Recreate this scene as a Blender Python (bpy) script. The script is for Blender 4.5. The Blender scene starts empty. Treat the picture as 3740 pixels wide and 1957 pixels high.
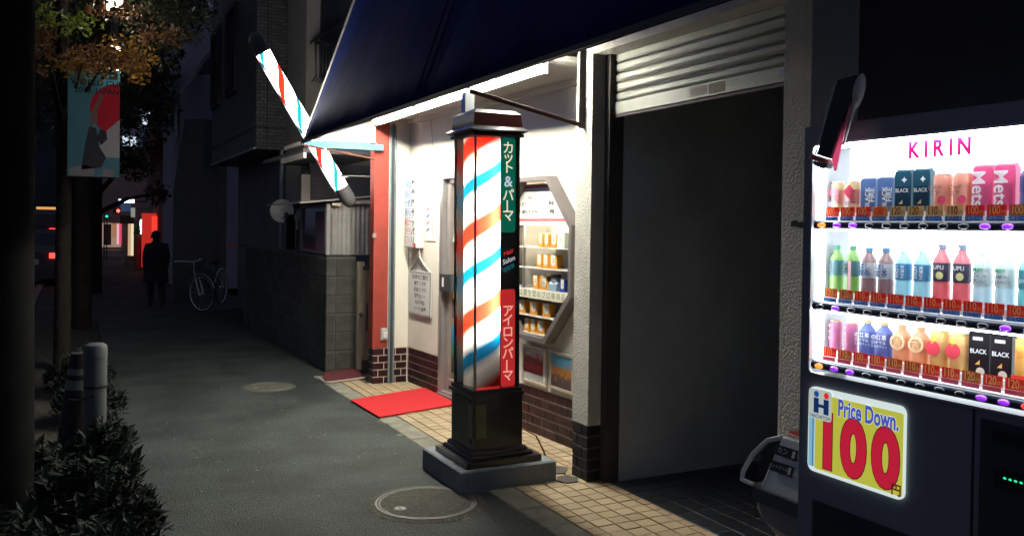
import bpy, bmesh, math, random
from mathutils import Matrix, Vector, Euler
random.seed(7)
R = math.radians
scn = bpy.context.scene
COL = scn.collection

# ------------------------------------------------------------ camera, world, exposure
cam = bpy.data.cameras.new('camera'); camo = bpy.data.objects.new('camera', cam); COL.objects.link(camo)
YAW, PIT, ROL, CH = .471443, -.0148587, .0139652, 1.5
fw = Vector((math.sin(YAW)*math.cos(PIT), math.cos(YAW)*math.cos(PIT), math.sin(PIT)))
rt = Vector((math.cos(YAW), -math.sin(YAW), 0)); up = rt.cross(fw)
cr, sr = math.cos(ROL), math.sin(ROL)
RT = rt*cr + up*sr; UP = up*cr - rt*sr
camo.matrix_world = Matrix(((RT.x, UP.x, -fw.x, 0), (RT.y, UP.y, -fw.y, 0), (RT.z, UP.z, -fw.z, CH), (0, 0, 0, 1)))
cam.sensor_fit = 'HORIZONTAL'; cam.sensor_width = 36; cam.lens = 3133.26/3740*36
cam.shift_y = -107.6/3740; cam.clip_start = .05; cam.clip_end = 400
scn.camera = camo

world = bpy.data.worlds.new('World'); scn.world = world; world.use_nodes = True
wn = world.node_tree.nodes; wl = world.node_tree.links
sky = wn.new('ShaderNodeTexSky'); sky.sky_type = 'NISHITA'; sky.sun_disc = False
sky.sun_elevation = R(-6); sky.sun_rotation = R(200); sky.air_density = 1.2
bgm = wn.new('ShaderNodeMixRGB'); bgm.inputs[0].default_value = .93
bgm.inputs[2].default_value = (.056, .066, .108, 1)      # night sky glow of the town
wl.new(sky.outputs[0], bgm.inputs[1]); wl.new(bgm.outputs[0], wn['Background'].inputs[0])
wn['Background'].inputs[1].default_value = 1.0
scn.view_settings.view_transform = 'Standard'; scn.view_settings.look = 'None'
scn.view_settings.exposure = 0; scn.view_settings.gamma = 1; scn.view_settings.use_curve_mapping = False
scn.render.engine = 'CYCLES'
scn.cycles.use_denoising = True; scn.cycles.max_bounces = 6; scn.cycles.diffuse_bounces = 3
scn.cycles.glossy_bounces = 3; scn.cycles.transmission_bounces = 4; scn.cycles.transparent_max_bounces = 12
scn.cycles.sample_clamp_indirect = 3.0; scn.cycles.caustics_reflective = False; scn.cycles.caustics_refractive = False

# ------------------------------------------------------------ helpers
MATS = {}
def mat(name, col, rough=.6, metal=0., noise=None, bump=None, emit=None, es=0., spec=.5, var=0., alpha=1., trans=0., coord='Object', coat=0.):
    """noise=(scale, amount 0..1 darkening), bump=(scale, strength, distance), var = per-object value change"""
    if name in MATS: return MATS[name]
    m = bpy.data.materials.new(name); m.use_nodes = True; nt = m.node_tree; b = nt.nodes['Principled BSDF']; L = nt.links.new
    b.inputs['Base Color'].default_value = (*col, 1); b.inputs['Roughness'].default_value = rough
    b.inputs['Metallic'].default_value = metal; b.inputs['Specular IOR Level'].default_value = spec
    b.inputs['Alpha'].default_value = alpha; b.inputs['Transmission Weight'].default_value = trans
    b.inputs['Coat Weight'].default_value = coat
    if emit: b.inputs['Emission Color'].default_value = (*emit, 1); b.inputs['Emission Strength'].default_value = es
    if noise or bump or var:
        tc = nt.nodes.new('ShaderNodeTexCoord')
        src = None
        if noise:
            n = nt.nodes.new('ShaderNodeTexNoise'); n.inputs['Scale'].default_value = noise[0]; n.inputs['Detail'].default_value = 8
            n.inputs['Roughness'].default_value = .65
            L(tc.outputs[coord], n.inputs['Vector'])
            cr_ = nt.nodes.new('ShaderNodeValToRGB'); cr_.color_ramp.elements[0].position = .3; cr_.color_ramp.elements[1].position = .7
            a = 1 - noise[1]
            cr_.color_ramp.elements[0].color = (col[0]*a, col[1]*a, col[2]*a, 1); cr_.color_ramp.elements[1].color = (*col, 1)
            L(n.outputs['Fac'], cr_.inputs[0]); src = cr_.outputs[0]
        if var:
            oi = nt.nodes.new('ShaderNodeObjectInfo'); mr = nt.nodes.new('ShaderNodeMapRange')
            mr.inputs[3].default_value = 1 - var; mr.inputs[4].default_value = 1 + var
            L(oi.outputs['Random'], mr.inputs[0])
            hs = nt.nodes.new('ShaderNodeHueSaturation'); L(mr.outputs[0], hs.inputs['Value'])
            if src: L(src, hs.inputs['Color'])
            else: hs.inputs['Color'].default_value = (*col, 1)
            src = hs.outputs[0]
        if src: L(src, b.inputs['Base Color'])
        if bump:
            n2 = nt.nodes.new('ShaderNodeTexNoise'); n2.inputs['Scale'].default_value = bump[0]; n2.inputs['Detail'].default_value = 4
            L(tc.outputs[coord], n2.inputs['Vector'])
            bp = nt.nodes.new('ShaderNodeBump'); bp.inputs['Strength'].default_value = bump[1]; bp.inputs['Distance'].default_value = bump[2]
            L(n2.outputs['Fac'], bp.inputs['Height']); L(bp.outputs[0], b.inputs['Normal'])
    MATS[name] = m
    return m
def emi(name, col, s): return mat(name, (.02, .02, .02), .5, emit=col, es=s)
def pane_mat(name, tint=(1, 1, 1), gloss=.07, rough=.03):
    if name in MATS: return MATS[name]
    m = bpy.data.materials.new(name); m.use_nodes = True; nt = m.node_tree; nt.nodes.clear()
    o = nt.nodes.new('ShaderNodeOutputMaterial'); t = nt.nodes.new('ShaderNodeBsdfTransparent'); g = nt.nodes.new('ShaderNodeBsdfGlossy')
    t.inputs[0].default_value = (*tint, 1); g.inputs['Roughness'].default_value = rough
    lw = nt.nodes.new('ShaderNodeFresnel'); lw.inputs[0].default_value = 1.35
    ge = nt.nodes.new('ShaderNodeNewGeometry'); sb = nt.nodes.new('ShaderNodeMath'); sb.operation = 'SUBTRACT'; sb.inputs[0].default_value = 1
    ml = nt.nodes.new('ShaderNodeMath'); ml.operation = 'MULTIPLY'; nt.links.new(ge.outputs['Backfacing'], sb.inputs[1])
    nt.links.new(lw.outputs[0], ml.inputs[0]); nt.links.new(sb.outputs[0], ml.inputs[1])
    mx = nt.nodes.new('ShaderNodeMixShader'); nt.links.new(ml.outputs[0], mx.inputs[0])
    nt.links.new(t.outputs[0], mx.inputs[1]); nt.links.new(g.outputs[0], mx.inputs[2]); nt.links.new(mx.outputs[0], o.inputs[0])
    MATS[name] = m; return m

def frame(o, a):
    """local (s along a, h up, d outward) -> world"""
    a = Vector((a[0], a[1], 0)).normalized(); z = Vector((0, 0, 1)); n = a.cross(z); o = Vector(o)
    return Matrix(((a.x, z.x, n.x, o.x), (a.y, z.y, n.y, o.y), (a.z, z.z, n.z, o.z), (0, 0, 0, 1)))
SW = frame((2.83, 7.70, 0), (.16, -2.77))      # shop wall
VM = frame((2.10, 2.046, 0), (0, -1))          # drinks machine front
WG = frame((2.48, 7.70, 0), (1, 0))            # side of the wing wall that faces down the street
I4 = Matrix.Identity(4)

class MB:
    def __init__(s, M=None): s.v = []; s.f = []; s.M = M; s.sm = []
    def add(s, vs, fs, smooth=False):
        n = len(s.v)
        for p in vs:
            p = Vector(p); s.v.append(s.M @ p if s.M else p)
        for f in fs: s.f.append([i+n for i in f]); s.sm.append(smooth)
        return s
    def box(s, x0, x1, y0, y1, z0, z1, T=None):
        vs = [(x, y, z) for z in (z0, z1) for y in (y0, y1) for x in (x0, x1)]
        if T: vs = [T @ Vector(p) for p in vs]
        return s.add(vs, [(0, 2, 3, 1), (4, 5, 7, 6), (0, 1, 5, 4), (2, 6, 7, 3), (0, 4, 6, 2), (1, 3, 7, 5)])
    def cbox(s, x0, x1, y0, y1, z0, z1, c):
        """box whose top (z1) edges are chamfered by c"""
        b = [(x0, y0), (x1, y0), (x1, y1), (x0, y1)]; t = [(x0+c, y0+c), (x1-c, y0+c), (x1-c, y1-c), (x0+c, y1-c)]
        vs = [(*p, z0) for p in b] + [(*p, z1-c) for p in b] + [(*p, z1) for p in t]
        fs = [(3, 2, 1, 0), (8, 9, 10, 11)]
        for k in range(4):
            j = (k+1) % 4; fs += [(k, j, 4+j, 4+k), (4+k, 4+j, 8+j, 8+k)]
        return s.add(vs, fs)
    def prism(s, pts, z0, z1, T=None):
        n = len(pts); vs = [(x, y, z0) for x, y in pts] + [(x, y, z1) for x, y in pts]
        if T: vs = [T @ Vector(p) for p in vs]
        fs = [tuple(range(n-1, -1, -1)), tuple(range(n, 2*n))] + [(i, (i+1) % n, n+(i+1) % n, n+i) for i in range(n)]
        return s.add(vs, fs)
    def ring(s, po, pi, z0, z1):
        """closed frame between outer and inner outline"""
        n = len(po); vs = [(*p, z) for z in (z0, z1) for p in po] + [(*p, z) for z in (z0, z1) for p in pi]; fs = []
        for i in range(n):
            j = (i+1) % n
            fs += [(i, j, n+j, n+i), (2*n+j, 2*n+i, 3*n+i, 3*n+j), (n+i, n+j, 3*n+j, 3*n+i), (j, i, 2*n+i, 2*n+j)]
        return s.add(vs, fs)
    def tube(s, pts, r, n=10, cap=True, smooth=True):
        pts = [Vector(p) for p in pts]; vs = []; fs = []; m = len(pts); rr = r if isinstance(r, (list, tuple)) else [r]*m
        prev = None
        for i, p in enumerate(pts):
            d = (pts[min(i+1, m-1)] - pts[max(i-1, 0)]).normalized()
            if prev is None: prev = d.orthogonal().normalized()
            u = (prev - d*prev.dot(d))
            u = u.normalized() if u.length > 1e-6 else d.orthogonal().normalized()
            w = d.cross(u); prev = u
            for k in range(n):
                a = 2*math.pi*k/n; vs.append(p + (u*math.cos(a) + w*math.sin(a))*rr[i])
        for i in range(m-1):
            for k in range(n):
                k2 = (k+1) % n; fs.append((i*n+k, i*n+k2, (i+1)*n+k2, (i+1)*n+k))
        s.add(vs, fs, smooth)
        if cap: s.add(vs[:n], [tuple(range(n-1, -1, -1))]); s.add(vs[-n:], [tuple(range(n))])
        return s
    def lathe(s, prof, n=20, T=None, smooth=True, a0=0., a1=2*math.pi):
        full = abs(a1-a0-2*math.pi) < 1e-6; m = n if full else n+1
        vs = []; fs = []
        for r, z in prof:
            for k in range(m):
                a = a0 + (a1-a0)*k/n; p = Vector((r*math.cos(a), r*math.sin(a), z)); vs.append(T @ p if T else p)
        for i in range(len(prof)-1):
            for k in range(n):
                k2 = (k+1) % m; fs.append((i*m+k, i*m+k2, (i+1)*m+k2, (i+1)*m+k))
        s.add(vs, fs, smooth)
        if full:
            if prof[0][0] > 1e-5: s.add(vs[:m], [tuple(range(m-1, -1, -1))])
            if prof[-1][0] > 1e-5: s.add(vs[-m:], [tuple(range(m))])
        return s
    def mesh(s, name, fix=True):
        me = bpy.data.meshes.new(name); me.from_pydata([tuple(p) for p in s.v], [], s.f)
        if fix:
            bm = bmesh.new(); bm.from_mesh(me)
            bmesh.ops.remove_doubles(bm, verts=bm.verts, dist=1e-6) if len(s.v) < 60000 else None
            sm = None
            bmesh.ops.recalc_face_normals(bm, faces=bm.faces); bm.to_mesh(me); bm.free()
        if any(s.sm):
            if len(me.polygons) == len(s.sm): me.polygons.foreach_set('use_smooth', s.sm)
            else: me.polygons.foreach_set('use_smooth', [True]*len(me.polygons))
            try: me.set_sharp_from_angle(angle=R(40))
            except Exception: pass
        return me

ROOTM = {}
def link(o, parent=None):
    COL.objects.link(o)
    if parent:
        o.parent = parent
        if parent.name in ROOTM: o.matrix_parent_inverse = ROOTM[parent.name].inverted()
    return o
def tag(o, label=None, cat=None, group=None, kind=None):
    if label: o['label'] = label
    if cat: o['category'] = cat
    if group: o['group'] = group
    if kind: o['kind'] = kind
    return o
def ob(name, mb, m, parent=None, fix=True, label=None, cat=None, group=None, kind=None):
    me = mb if isinstance(mb, bpy.types.Mesh) else mb.mesh(name, fix)
    if m is not None and not me.materials: me.materials.append(m)
    o = bpy.data.objects.new(name, me); link(o, parent)
    return tag(o, label, cat, group, kind)
def thing(name, label, cat, loc=(0, 0, 0), rot=None, group=None, world=True):
    """Empty at the base; with world=True its parts are built in world coordinates"""
    o = bpy.data.objects.new(name, None); COL.objects.link(o); o.empty_display_size = .1
    o.location = loc
    if rot: o.rotation_euler = rot
    if world: ROOTM[o.name] = Matrix.Translation(Vector(loc))
    return tag(o, label, cat, group)
def inst(name, me, M, parent=None):
    """another object on shared mesh data, placed with matrix M"""
    o = bpy.data.objects.new(name, me); link(o, parent); o.matrix_basis = M
    return o
def copy_thing(root, M, label=None):
    """copy of a thing and of its parts and sub-parts"""
    r = root.copy(); COL.objects.link(r); r.matrix_basis = M
    if label: r['label'] = label
    for ch in root.children:
        c = ch.copy(); COL.objects.link(c); c.parent = r
        for g in ch.children:
            d = g.copy(); COL.objects.link(d); d.parent = c
    return r
TXT = {}
def text_mesh(body, bold=0., ext=0., shear=0., spacing=1.):
    k = (body, bold, ext, shear, spacing)
    if k not in TXT:
        cu = bpy.data.curves.new('lettering', 'FONT'); cu.body = body; cu.size = 1; cu.offset = bold; cu.extrude = ext
        cu.align_x = 'CENTER'; cu.align_y = 'CENTER'; cu.shear = shear; cu.space_character = spacing; cu.resolution_u = 5
        o = bpy.data.objects.new('lettering', cu); COL.objects.link(o)
        dg = bpy.context.evaluated_depsgraph_get(); dg.update()
        me = bpy.data.meshes.new_from_object(o.evaluated_get(dg), depsgraph=dg)
        bpy.data.objects.remove(o); bpy.data.curves.remove(cu); me.materials.clear(); me.name = 'lettering'
        TXT[k] = me
    return TXT[k]
def text(body, F, s, h, d, size, m, parent=None, sx=1., bold=0., rot=0., shear=0., spacing=1., name='lettering'):
    me = text_mesh(body, bold, 0., shear, spacing).copy(); me.materials.append(m)
    M = F @ Matrix.Translation((s, h, d)) @ Matrix.Rotation(rot, 4, 'Z') @ Matrix.Diagonal((size*sx, size, size, 1))
    me.transform(M)
    o = bpy.data.objects.new(name, me); link(o, parent); return o
def rrect(x0, x1, y0, y1, r, n=4):
    pts = []
    for cx, cy, a in ((x1-r, y1-r, 0), (x0+r, y1-r, 90), (x0+r, y0+r, 180), (x1-r, y0+r, 270)):
        for k in range(n+1): t = R(a+90*k/n); pts.append((cx+r*math.cos(t), cy+r*math.sin(t)))
    return pts

# ------------------------------------------------------------ materials
def nodes_mat(name):
    m = bpy.data.materials.new(name); m.use_nodes = True; MATS[name] = m
    nt = m.node_tree
    return m, nt, nt.nodes['Principled BSDF'], nt.nodes.new, nt.links.new
def asphalt_mat(name, base, light):
    m, nt, b, N, L = nodes_mat(name)
    tc = N('ShaderNodeTexCoord')
    n1 = N('ShaderNodeTexNoise'); n1.inputs['Scale'].default_value = 95; n1.inputs['Detail'].default_value = 5; n1.inputs['Roughness'].default_value = .8
    n2 = N('ShaderNodeTexNoise'); n2.inputs['Scale'].default_value = 1.9; n2.inputs['Detail'].default_value = 6
    vo = N('ShaderNodeTexVoronoi'); vo.inputs['Scale'].default_value = 130
    for n in (n1, n2, vo): L(tc.outputs['Object'], n.inputs['Vector'])
    r1 = N('ShaderNodeValToRGB'); r1.color_ramp.elements[0].position = .42; r1.color_ramp.elements[1].position = .66
    r1.color_ramp.elements[0].color = (*base, 1); r1.color_ramp.elements[1].color = (*light, 1)
    L(n1.outputs['Fac'], r1.inputs[0])
    r2 = N('ShaderNodeValToRGB'); r2.color_ramp.elements[0].position = .36; r2.color_ramp.elements[1].position = .62
    r2.color_ramp.elements[0].color = (.36, .37, .37, 1); r2.color_ramp.elements[1].color = (1, 1, 1, 1)
    L(n2.outputs['Fac'], r2.inputs[0])
    mx = N('ShaderNodeMixRGB'); mx.blend_type = 'MULTIPLY'; mx.inputs[0].default_value = 1
    L(r1.outputs[0], mx.inputs[1]); L(r2.outputs[0], mx.inputs[2]); ck = N('ShaderNodeTexVoronoi'); ck.feature = 'DISTANCE_TO_EDGE'; ck.inputs['Scale'].default_value = .75
    nd = N('ShaderNodeTexNoise'); nd.inputs['Scale'].default_value = 5; nd.inputs['Detail'].default_value = 6; L(tc.outputs['Object'], nd.inputs['Vector'])
    va = N('ShaderNodeMixRGB'); va.blend_type = 'ADD'; va.inputs[0].default_value = .16; L(tc.outputs['Object'], va.inputs[1]); L(nd.outputs['Color'], va.inputs[2]); L(va.outputs[0], ck.inputs['Vector'])
    cr2 = N('ShaderNodeValToRGB'); cr2.color_ramp.elements[0].position = .002; cr2.color_ramp.elements[1].position = .009
    cr2.color_ramp.elements[0].color = (.72, .72, .72, 1); cr2.color_ramp.elements[1].color = (1, 1, 1, 1); L(ck.outputs['Distance'], cr2.inputs[0])
    n3 = N('ShaderNodeTexNoise'); n3.inputs['Scale'].default_value = 33; n3.inputs['Detail'].default_value = 3; L(tc.outputs['Object'], n3.inputs['Vector'])
    r3 = N('ShaderNodeValToRGB'); r3.color_ramp.elements[0].position = .35; r3.color_ramp.elements[1].position = .65; r3.color_ramp.elements[0].color = (.66, .66, .66, 1); L(n3.outputs['Fac'], r3.inputs[0])
    m2 = N('ShaderNodeMixRGB'); m2.blend_type = 'MULTIPLY'; m2.inputs[0].default_value = 1; L(mx.outputs[0], m2.inputs[1]); L(cr2.outputs[0], m2.inputs[2])
    m3 = N('ShaderNodeMixRGB'); m3.blend_type = 'MULTIPLY'; m3.inputs[0].default_value = 1; L(m2.outputs[0], m3.inputs[1]); L(r3.outputs[0], m3.inputs[2]); L(m3.outputs[0], b.inputs['Base Color'])
    bp = N('ShaderNodeBump'); bp.inputs['Strength'].default_value = .8; bp.inputs['Distance'].default_value = .006
    L(vo.outputs['Distance'], bp.inputs['Height']); L(bp.outputs[0], b.inputs['Normal'])
    b.inputs['Roughness'].default_value = .72
    return m
asphalt = asphalt_mat('asphalt', (.014, .020, .019), (.115, .147, .134))
road_m = asphalt_mat('road_asphalt', (.035, .037, .04), (.08, .08, .085))
soil = mat('soil', (.035, .03, .02), .95, noise=(9, .6), bump=(30, .8, .03))
far_ground = mat('far_ground', (.05, .05, .052), .9, noise=(.4, .4))
grout_tan = mat('grout', (.16, .11, .07), .9, noise=(40, .4))
grout_dark = mat('dark_grout', (.15, .15, .16), .8)
grout_wall = mat('wall_grout', (.78, .68, .62), .9, noise=(60, .3))
tan_tile = mat('tan_tile', (.48, .365, .225), .6, noise=(14, .35), bump=(90, .25, .003), var=.13)
border_tile = mat('border_tile', (.50, .35, .22), .55, noise=(14, .3), var=.1)
dark_tile = mat('dark_floor_tile', (.030, .034, .042), .32, noise=(20, .3), var=.25)
brick_red = mat('maroon_tile', (.034, .008, .010), .5, noise=(25, .4), var=.5, spec=.35)
brick_black = mat('black_tile', (.010, .010, .014), .5, noise=(25, .3), var=.3)
kerb_m = mat('kerb_concrete', (.30, .29, .23), .9, noise=(7, .55), bump=(60, .6, .006), var=.12)
stucco = mat('stucco', (.82, .77, .66), .9, noise=(3, .14), bump=(120, .5, .006))
stucco_rough = mat('rough_stucco', (.78, .75, .67), .92, noise=(5, .2), bump=(85, 1., .014))
soffit_m = mat('soffit_paint', (.80, .77, .70), .7, noise=(4, .12))
fascia_m = mat('fascia_paint', (.86, .86, .84), .6)
red_paint = mat('red_paint', (.40, .055, .035), .6, noise=(5, .35), bump=(140, .5, .004))
dark_wall = mat('dark_wall', (.17, .165, .17), .85, noise=(2, .3), bump=(40, .3, .01))
garage_wall = mat('garage_wall', (.54, .59, .63), .85, noise=(2.2, .3), bump=(30, .2, .01))
steel_grey = mat('grey_steel', (.30, .31, .32), .45, .6, noise=(12, .3))
black_metal = mat('black_metal', (.018, .018, .022), .38, noise=(10, .3))
rust = mat('rusty_iron', (.16, .06, .04), .85, noise=(18, .5), bump=(70, .5, .004))
white_plastic = mat('white_plastic', (.78, .77, .72), .45)
grey_plastic = mat('grey_plastic', (.42, .43, .42), .5)
alu = mat('aluminium', (.55, .54, .53), .35, .7, noise=(8, .15))
clear = pane_mat('clear_glass')

# ------------------------------------------------------------ setting
def sheet(name, x0, x1, y0, y1, z, m):
    return ob(name, MB().add([(x0, y0, z), (x1, y0, z), (x1, y1, z), (x0, y1, z)], [(0, 1, 2, 3)]), m, fix=False, kind='structure')
sheet('ground', -150, 150, -60, 260, -.14, far_ground)
sheet('road', -7.5, -.75, -12, 140, -.10, road_m)
ob('planting_strip', MB().box(-.62, .30, -3, 14, -.13, -.02), soil, kind='structure')
ob('planting_kerb', MB().box(-.75, -.62, -12, 70, -.13, .03), kerb_m, kind='structure')
g = MB().box(.30, 2.09, -6, 14, -.13, 0); g.box(-.62, 2.09, 14.0, 70, -.13, -.001); g.box(2.09, 2.9, 8.36, 70, -.13, -.002)
ob('pavement', g, asphalt, kind='structure')
# kerb stones between asphalt and tiles
y = 2.35; i = 0
while y < 8.3:
    ln = .545; b = MB(Matrix.Translation((2.17, y+ln/2, 0)) @ Matrix.Rotation(random.uniform(-.004, .004), 4, 'Z'))
    b.cbox(-.078, .078, -ln/2+.004, ln/2-.004, -.12, .003+random.uniform(0, .004), .006)
    ob('kerb_stone', b, kerb_m, kind='structure'); y += ln; i += 1
bed = ob('tiled_forecourt', MB().box(2.25, 3.02, .4, 8.30, -.13, -.001), grout_tan, kind='structure')
tile_me = MB().cbox(-.5, .5, -.5, .5, -.02, .006, .018).mesh('floor_tile'); tile_me.materials.append(tan_tile)
tile2_me = tile_me.copy(); tile2_me.materials.clear(); tile2_me.materials.append(border_tile)
xs = [2.2515, 2.331, 2.436, 2.540, 2.644, 2.745, 2.800]
rest = MB(); nt_ = 0
row = 0; y = 3.0
PY = .0925; y0 = 3.868 - PY*20
for r_ in range(0, 70):
    ya = y0 + r_*PY; yb = ya + PY
    if yb > 8.28: break
    last = 2.999 if ya > 4.5 else 2.80
    cols = xs + ([2.905, 2.999] if ya > 4.43 else [])
    for a, b_ in zip(cols, cols[1:]):
        cx, cy = (a+b_)/2, (ya+yb)/2
        if 1.95 < cx < 2.50 and 4.40 < cy < 4.90: continue          # under the plinth
        if 2.1 < cx < 2.78 and 6.62 < cy < 6.92: continue             # under the mat
        if cy > 7.72 and cx > 2.47: continue
        off = random.uniform(-.0012, .0012); sx, sy = (b_-a)-.0065, PY-.0065
        M = Matrix.Translation((cx, cy, off)) @ Matrix.Rotation(random.uniform(-.012, .012), 4, 'Z') @ Matrix.Diagonal((sx, sy, 1 if off > -9 else 1, 1))
        if cy > 7.1 or cy < 2.9:
            s_ = MB(M).cbox(-.5, .5, -.5, .5, -.02, .006, .018); rest.v += [Vector(p) for p in s_.v[-12:]]
            n0 = len(rest.v)-12; rest.f += [[k+n0 for k in f] for f in s_.f]; rest.sm += s_.sm
        else:
            inst('floor_tile', tile2_me if a > 2.74 and b_ < 2.81 else tile_me, M, bed); nt_ += 1
ob('floor_tiles_beyond', rest, tan_tile, bed, kind='stuff')
# two dull repair patches of stone by the plinth
for px, py, w, l, n in ((2.62, 4.55, .20, .24, 5), (2.60, 4.34, .15, .17, 6)):
    pts = [(px+w*.5*math.cos(2*math.pi*k/n)*random.uniform(.85, 1.1), py+l*.5*math.sin(2*math.pi*k/n)*random.uniform(.85, 1.1)) for k in range(n)]
    ob('crazy_paving_stone', MB().prism(pts, -.02, .0115), mat('dull_stone', (.12, .10, .085), .9, noise=(30, .5), bump=(60, .8, .01)), bed)
gbed = ob('garage_floor', MB().box(2.80, 6.0, .3, 4.20, -.13, .001), grout_dark, kind='structure')
dt_me = MB().cbox(-.0545, .0545, -.0468, .0468, -.01, .0035, .002).mesh('dark_tile'); dt_me.materials.append(dark_tile)
rest = MB()
for ix in range(0, 24):
    for iy in range(0, 20):
        cx = 2.868 + ix*.1175; cy = 3.33 + (iy-10)*.1 + .8*0
        if cy > 4.17 or cy < 2.3: continue
        if ix < 13 and cy > 2.5: inst('floor_tile', dt_me, Matrix.Translation((cx, cy, random.uniform(0, .0006))), gbed)
        else: rest.box(cx-.0545, cx+.0545, cy-.0468, cy+.0468, -.01, .0035)
ob('floor_tiles_beyond', rest, dark_tile, gbed, kind='stuff')

# manhole covers
def manhole(x, y, r, label):
    t = thing('manhole_cover', label, 'manhole cover', (x, y, 0), group='round manhole covers', world=False)
    conc = mat('manhole_concrete', (.13, .125, .10), .95, noise=(40, .6), bump=(120, .9, .008))
    iron = mat('worn_iron', (.22, .22, .21), .5, .5, noise=(15, .3))
    ob('surround', MB().lathe([(r*1.22, .0005), (r*1.2, .003), (r*1.06, .005), (r*1.05, .003)], 40), conc, t)
    ob('rim', MB().lathe([(r*1.045, .004), (r*1.04, .0075), (r*1.0, .0075), (r*.995, .004)], 48), iron, t)
    ob('rim', MB().lathe([(r*.975, .004), (r*.97, .007), (r*.94, .007), (r*.935, .004)], 48), iron, t)
    ob('cover_plate', MB().lathe([(r*.93, .003), (r*.93, .006), (0.0001, .0065)], 40), conc, t)
    k = ob('key_plate', MB(Matrix.Translation((-r*.62, -r*.16, 0))).lathe([(r*.13, .005), (r*.12, .0085), (.0001, .0085)], 16), iron, t)
    ob('key_hole', MB(Matrix.Translation((-r*.62, -r*.16, 0))).box(-.006, .006, -.02, .02, .0087, .0092), black_metal, k)
    return t
manhole(1.695, 4.30, .262, 'near round manhole cover with bright rim in front of the pole plinth')
manhole(1.58, 7.95, .20, 'far round manhole cover in the shade beyond the red mat')

# ------------------------------------------------------------ shop building
shop = thing('barber_shop', 'white stucco barber shop with dark tiled base and open garage bay', 'building', (2.9, 6.0, 0))
octo = lambda S0, S1, H0, H1, cx, ch: [(S0+cx, H0), (S1-cx, H0), (S1, H0+ch), (S1, H1-ch), (S1-cx, H1), (S0+cx, H1), (S0, H1-ch), (S0, H0+ch)]
OC = octo(1.86, 2.85, .69, 1.85, .31, .34)
w = MB(SW); T0, T1 = -.12, 0
B0 = .338
w.prism([(0, B0), (.69, B0), (.69, 2.75), (0, 2.75)], T0, T1)
w.prism([(.69, 1.955), (1.52, 1.955), (1.52, 2.75), (.69, 2.75)], T0, T1)
w.prism([(1.52, B0), (1.86, B0), (1.86, 2.75), (1.52, 2.75)], T0, T1)
w.prism([(1.86, B0), (2.85, B0), (2.85, .69+.34), (2.54, .69), (2.17, .69), (1.86, .69+.34)], T0, T1)
w.prism([(1.86, 1.51), (2.17, 1.85), (2.54, 1.85), (2.85, 1.51), (2.85, 2.75), (1.86, 2.75)], T0, T1)
w.prism([(2.85, B0), (3.32, B0), (3.32, 2.75), (2.85, 2.75)], T0, T1)
ob('front_wall', w, stucco, shop)
w = MB(SW); w.box(.0, .69, 0, B0, -.12, -.006); w.box(1.52, 3.32, 0, B0, -.12, -.006); ob('tile_backing', w, grout_wall, shop)
# thin crack in the plaster
ob('plaster_crack', MB(SW).tube([(.455, 2.46, .0005), (.475, 2.36, .0005), (.49, 2.27, .0005), (.505, 2.2, .0005), (.53, 2.11, .0005)], .0022, 4), mat('crack', (.12, .1, .08), .9), shop)
bk = MB().cbox(-.0520, .0520, -.0283, .0283, -.012, .003, .0025).mesh('wall_tile'); bk.materials.append(brick_red)
bkh = MB().cbox(-.0245, .0245, -.0283, .0283, -.012, .003, .0025).mesh('wall_tile'); bkh.materials.append(brick_red)
bkb = MB().cbox(-.0520, .0520, -.0283, .0283, -.012, .003, .0025).mesh('wall_tile'); bkb.materials.append(brick_black)
bkbh = MB().cbox(-.0245, .0245, -.0283, .0283, -.012, .003, .0025).mesh('wall_tile'); bkbh.materials.append(brick_black)
def tiles(F, s0, s1, rows, full, half, d=-.003, h0=.0345, px=.1135, py=.067):
    for r_ in range(rows):
        s = s0; h = h0 + r_*py; st = (r_ % 2 == 1)
        if st: inst('wall_tile', half, F @ Matrix.Translation((s+.0285, h, d)), shop); s += px/2
        while s + px*.98 <= s1 + .02:
            inst('wall_tile', full, F @ Matrix.Translation((s+px/2, h, d+random.uniform(0, .0012))), shop); s += px
        if s + px*.45 <= s1 + .02: inst('wall_tile', half, F @ Matrix.Translation((s+.0285, h, d)), shop)
tiles(SW, .012, .68, 5, bk, bkh)
tiles(SW, 1.53, 3.26, 5, bk, bkh)
# wing wall with the red painted end
w = MB(); w.box(2.625, 2.83, 7.706, 7.815, .338, 2.75); ob('wing_wall', w, stucco, shop)
w = MB(); w.box(2.48, 2.622, 7.70, 7.822, .338, 2.62); ob('wing_post', w, red_paint, shop)
w = MB(); w.box(2.486, 2.83, 7.706, 7.816, 0, .338); ob('tile_backing', w, grout_wall, shop)
tiles(WG, .0, .36, 5, bk, bkh, d=-.006+.003)
WE = frame((2.48, 7.822, 0), (0, -1))
for r_ in range(5): inst('wall_tile', bkb, WE @ Matrix.Translation((.061, .0345+r_*.067, -.003)), shop)
ob('drain_pipe', MB().tube([(2.637, 7.690, .0), (2.637, 7.690, 2.42)], .011, 10), mat('blue_grey_pipe', (.22, .27, .30), .5, noise=(9, .3)), shop)
ob('steel_channel', MB().box(2.652, 2.672, 7.684, 7.703, 0, 2.44), mat('dark_channel', (.07, .075, .085), .5, .4), shop)
ob('drain_pipe', MB().tube([(2.681, 7.692, .0), (2.681, 7.692, 2.42)], .009, 10), MATS['blue_grey_pipe'], shop)
sw = ob('switch_box', MB(WG).cbox(.075, .136, .41, .525, 0, .022, .006), grey_plastic, shop)
ob('rocker', MB(WG).cbox(.093, .132, .43, .49, .022, .036, .004), mat('pale_rocker', (.62, .66, .66), .5), sw)
ob('pipe_clip', MB().cbox(2.466, 2.50, 7.684, 7.70, 1.37, 1.41, .002), alu, shop)
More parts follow.
